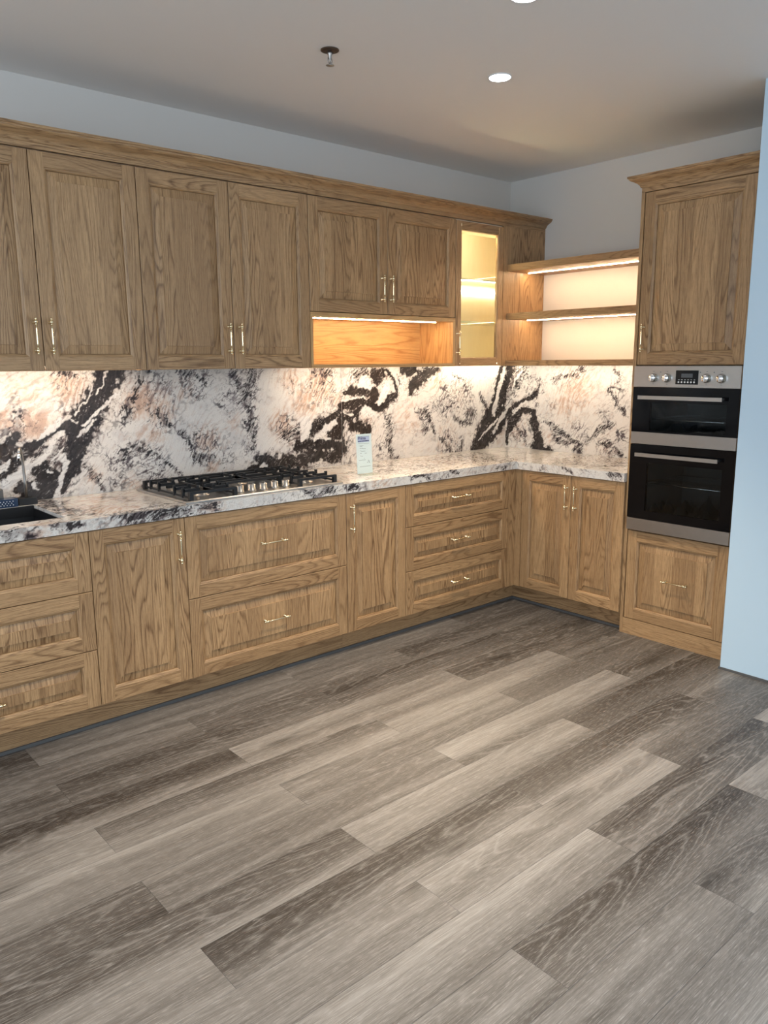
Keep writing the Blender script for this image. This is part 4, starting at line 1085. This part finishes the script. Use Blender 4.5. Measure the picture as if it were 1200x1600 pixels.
# perforated tray and block behind the sink
t = thing('draining_tray', 'blue-black perforated tray on the worktop behind the sink', 'tray', (-3.55, -.098, CT))
m = MB().box((-3.80, -.122, CT + .0005), (-3.352, -.070, CT + .036)); tr = m.build('tray_body', TRAYM, t)
m = MB()
for r in range(3):
    for i in range(34): m.lathe([(.0022, 0), (.0022, .0006)], (-3.372 - i * .0125 - (r % 2) * .006, -.1221, CT + .010 + r * .008), (0, -1, 0), 6)
o = m.build('perforation', WHITEB, tr); o['kind'] = 'stuff'
o = bx('stone_block', (-3.455, -.064, CT + .0005), (-3.392, -.022, CT + .072), GREYBOX); tag(o, 'small grey block standing behind the perforated tray', 'block')

# ------------------------------------------------------------------ card in acrylic stand
t = thing('display_card', 'tall white product card in a clear stand on the worktop', 'sign', (-1.636, -.40, CT))
sx0, sx1, sy = -1.6905, -1.5825, -.383
lean = .02
cd = MB()
q = lambda x, z, dy=0: (x, sy - .012 + (z - CT) * .055 + dy, z)
cd.face([q(sx0, CT + .004), q(sx1, CT + .004), q(sx1, 1.118), q(sx0, 1.118)]); cd.face([q(sx0, CT + .004, .001), q(sx0, 1.118, .001), q(sx1, 1.118, .001), q(sx1, CT + .004, .001)])
card = cd.build('card', PAPER, t)


def strip(m, u0, u1, v0, v1, e=-.0006):
    X_ = lambda u: sx0 + (sx1 - sx0) * u; Z_ = lambda v: 1.118 - (1.118 - CT) * v
    m.face([q(X_(u0), Z_(v1), e), q(X_(u1), Z_(v1), e), q(X_(u1), Z_(v0), e), q(X_(u0), Z_(v0), e)])


m = MB(); strip(m, .10, .86, .055, .20, -.0004); m.build('header_band', INKP, card)
m = MB()
for (u, w, v) in ((.12, .74, .055), (.12, .35, .222), (.48, .36, .232), (.20, .26, .285), (.22, .16, .303), (.20, .22, .345), (.40, .20, .358), (.22, .08, .405), (.30, .28, .422),
                  (.22, .10, .470), (.52, .14, .475), (.22, .05, .53), (.28, .12, .545), (.12, .45, .640), (.16, .70, .80), (.45, .06, .60), (.70, .10, .66)):
    strip(m, u, u + w, v, v + .007)
for i in range(6): strip(m, .12, .135, .288 + i * .05, .292 + i * .05)
strip(m, .75, .80, .68, .70); strip(m, .66, .70, .70, .72); strip(m, .78, .82, .71, .725)
m.build('small_print', INKG, card)['kind'] = 'stuff'


def text(body, u, v, size, par, mat):
    cu = bpy.data.curves.new('lettering', 'FONT'); cu.body = body; cu.size = size; cu.extrude = .0001; cu.offset = .0004
    o = bpy.data.objects.new('lettering_tmp', cu)
    COL.objects.link(o)
    bpy.context.view_layer.update()
    me = bpy.data.meshes.new_from_object(o.evaluated_get(bpy.context.evaluated_depsgraph_get()))
    bpy.data.objects.remove(o)
    me.name = 'lettering'; me.materials.clear(); me.materials.append(mat)
    ob = bpy.data.objects.new('lettering', me); COL.objects.link(ob); ob.parent = par
    zz = 1.118 - (1.118 - CT) * v; xx = sx0 + (sx1 - sx0) * u
    ob.matrix_local = Matrix.Translation(Vector(q(xx, zz, -.0010)) - root_loc(par)) @ Matrix.Rotation(math.pi / 2 - .055, 4, 'X')
    return ob


text('Prima', .11, .135, .024, card, INKB)
m = MB()   # second heading line, too small to read in the photograph
u_ = .11
for w_ in (.06, .05, .07, .05, .06, .07, .05, .08, .05, .06): strip(m, u_, u_ + w_, .160, .186, -.0009); u_ += w_ + .012
m.build('small_print', INKB, card)['kind'] = 'stuff'
m = MB()
m.face([q(sx0 - .002, CT + .002, -.002), q(sx1 + .002, CT + .002, -.002), q(sx1 + .002, 1.121, -.002), q(sx0 - .002, 1.121, -.002)])
m.box((sx0 - .002, sy - .075, CT + .0006), (sx1 + .002, sy - .010, CT + .0026))
m.build('acrylic_stand', CLEAR, t)

# ------------------------------------------------------------------ ceiling fittings
def downlight(x, y, label, power, blend=.9, cone=84, shown=True):
    t = thing('downlight', label, 'ceiling light', (x, y, CEIL))
    MB().lathe([(.044, -.0005), (.0445, -.004), (.046, -.005), (.050, -.003), (.051, -.0003)], (x, y, CEIL), Z, 32).build('trim_ring', plain_white, t)
    MB().lathe([(.0435, -.0008), (.0435, -.0052), (0, -.0056)], (x, y, CEIL), Z, 32).build('lens', LAMPFACE, t)
    l = bpy.data.lights.new('downlight_beam', 'SPOT'); l.energy = power; l.color = NEUT; l.spot_size = math.radians(cone); l.spot_blend = blend
    l.shadow_soft_size = .035
    o = bpy.data.objects.new('downlight_beam', l); COL.objects.link(o); o.location = (0, 0, -.012); o.parent = t


plain_white = plain('white_trim', (.75, .75, .75), .4)
downlight(-1.594, -1.266, 'round recessed ceiling downlight nearest the kitchen corner', 170)
downlight(-2.110, -1.815, 'round recessed ceiling downlight cut by the top edge of the photo', 190)
for lx, ly, le, lc in ((-3.45, -1.75, 150, NEUT), (-3.3, -3.3, 60, (.85, .93, 1)), (-5.2, -2.6, 120, NEUT), (-1.9, -3.8, 60, (.85, .93, 1))):
    l = bpy.data.lights.new('room_downlight', 'SPOT'); l.energy = le; l.color = lc; l.spot_size = math.radians(84); l.spot_blend = .9; l.shadow_soft_size = .04
    o = bpy.data.objects.new('room_downlight', l); COL.objects.link(o); o.location = (lx, ly, CEIL - .01)
# sprinkler
sx, sy_ = -2.322, -1.033
t = thing('fire_sprinkler', 'small fire sprinkler hanging from the ceiling on a dark plate', 'sprinkler', (sx, sy_, CEIL))
PLATE = plain('bronze_plate', (.10, .07, .05), .45, .6)
MB().lathe([(.036, -.0003), (.036, -.003), (.030, -.005), (.012, -.006)], (sx, sy_, CEIL), Z, 28).build('plate', PLATE, t)
MB().lathe([(.010, -.006), (.010, -.016), (.007, -.020), (.007, -.030), (.003, -.034), (.003, -.052), (.005, -.054)], (sx, sy_, CEIL), Z, 16).build('body', STEELD, t)
m = MB()
for s in (-1, 1): m.tube([(sx + s * .007, sy_, CEIL - .024), (sx + s * .010, sy_, CEIL - .040), (sx + s * .002, sy_, CEIL - .054)], .0016, 6)
m.build('frame_arm', STEELD, t)
MB().lathe([(.0165, -.0545), (.0165, -.056), (.004, -.059), (0, -.059)], (sx, sy_, CEIL), Z, 20).build('deflector', STEEL, t)
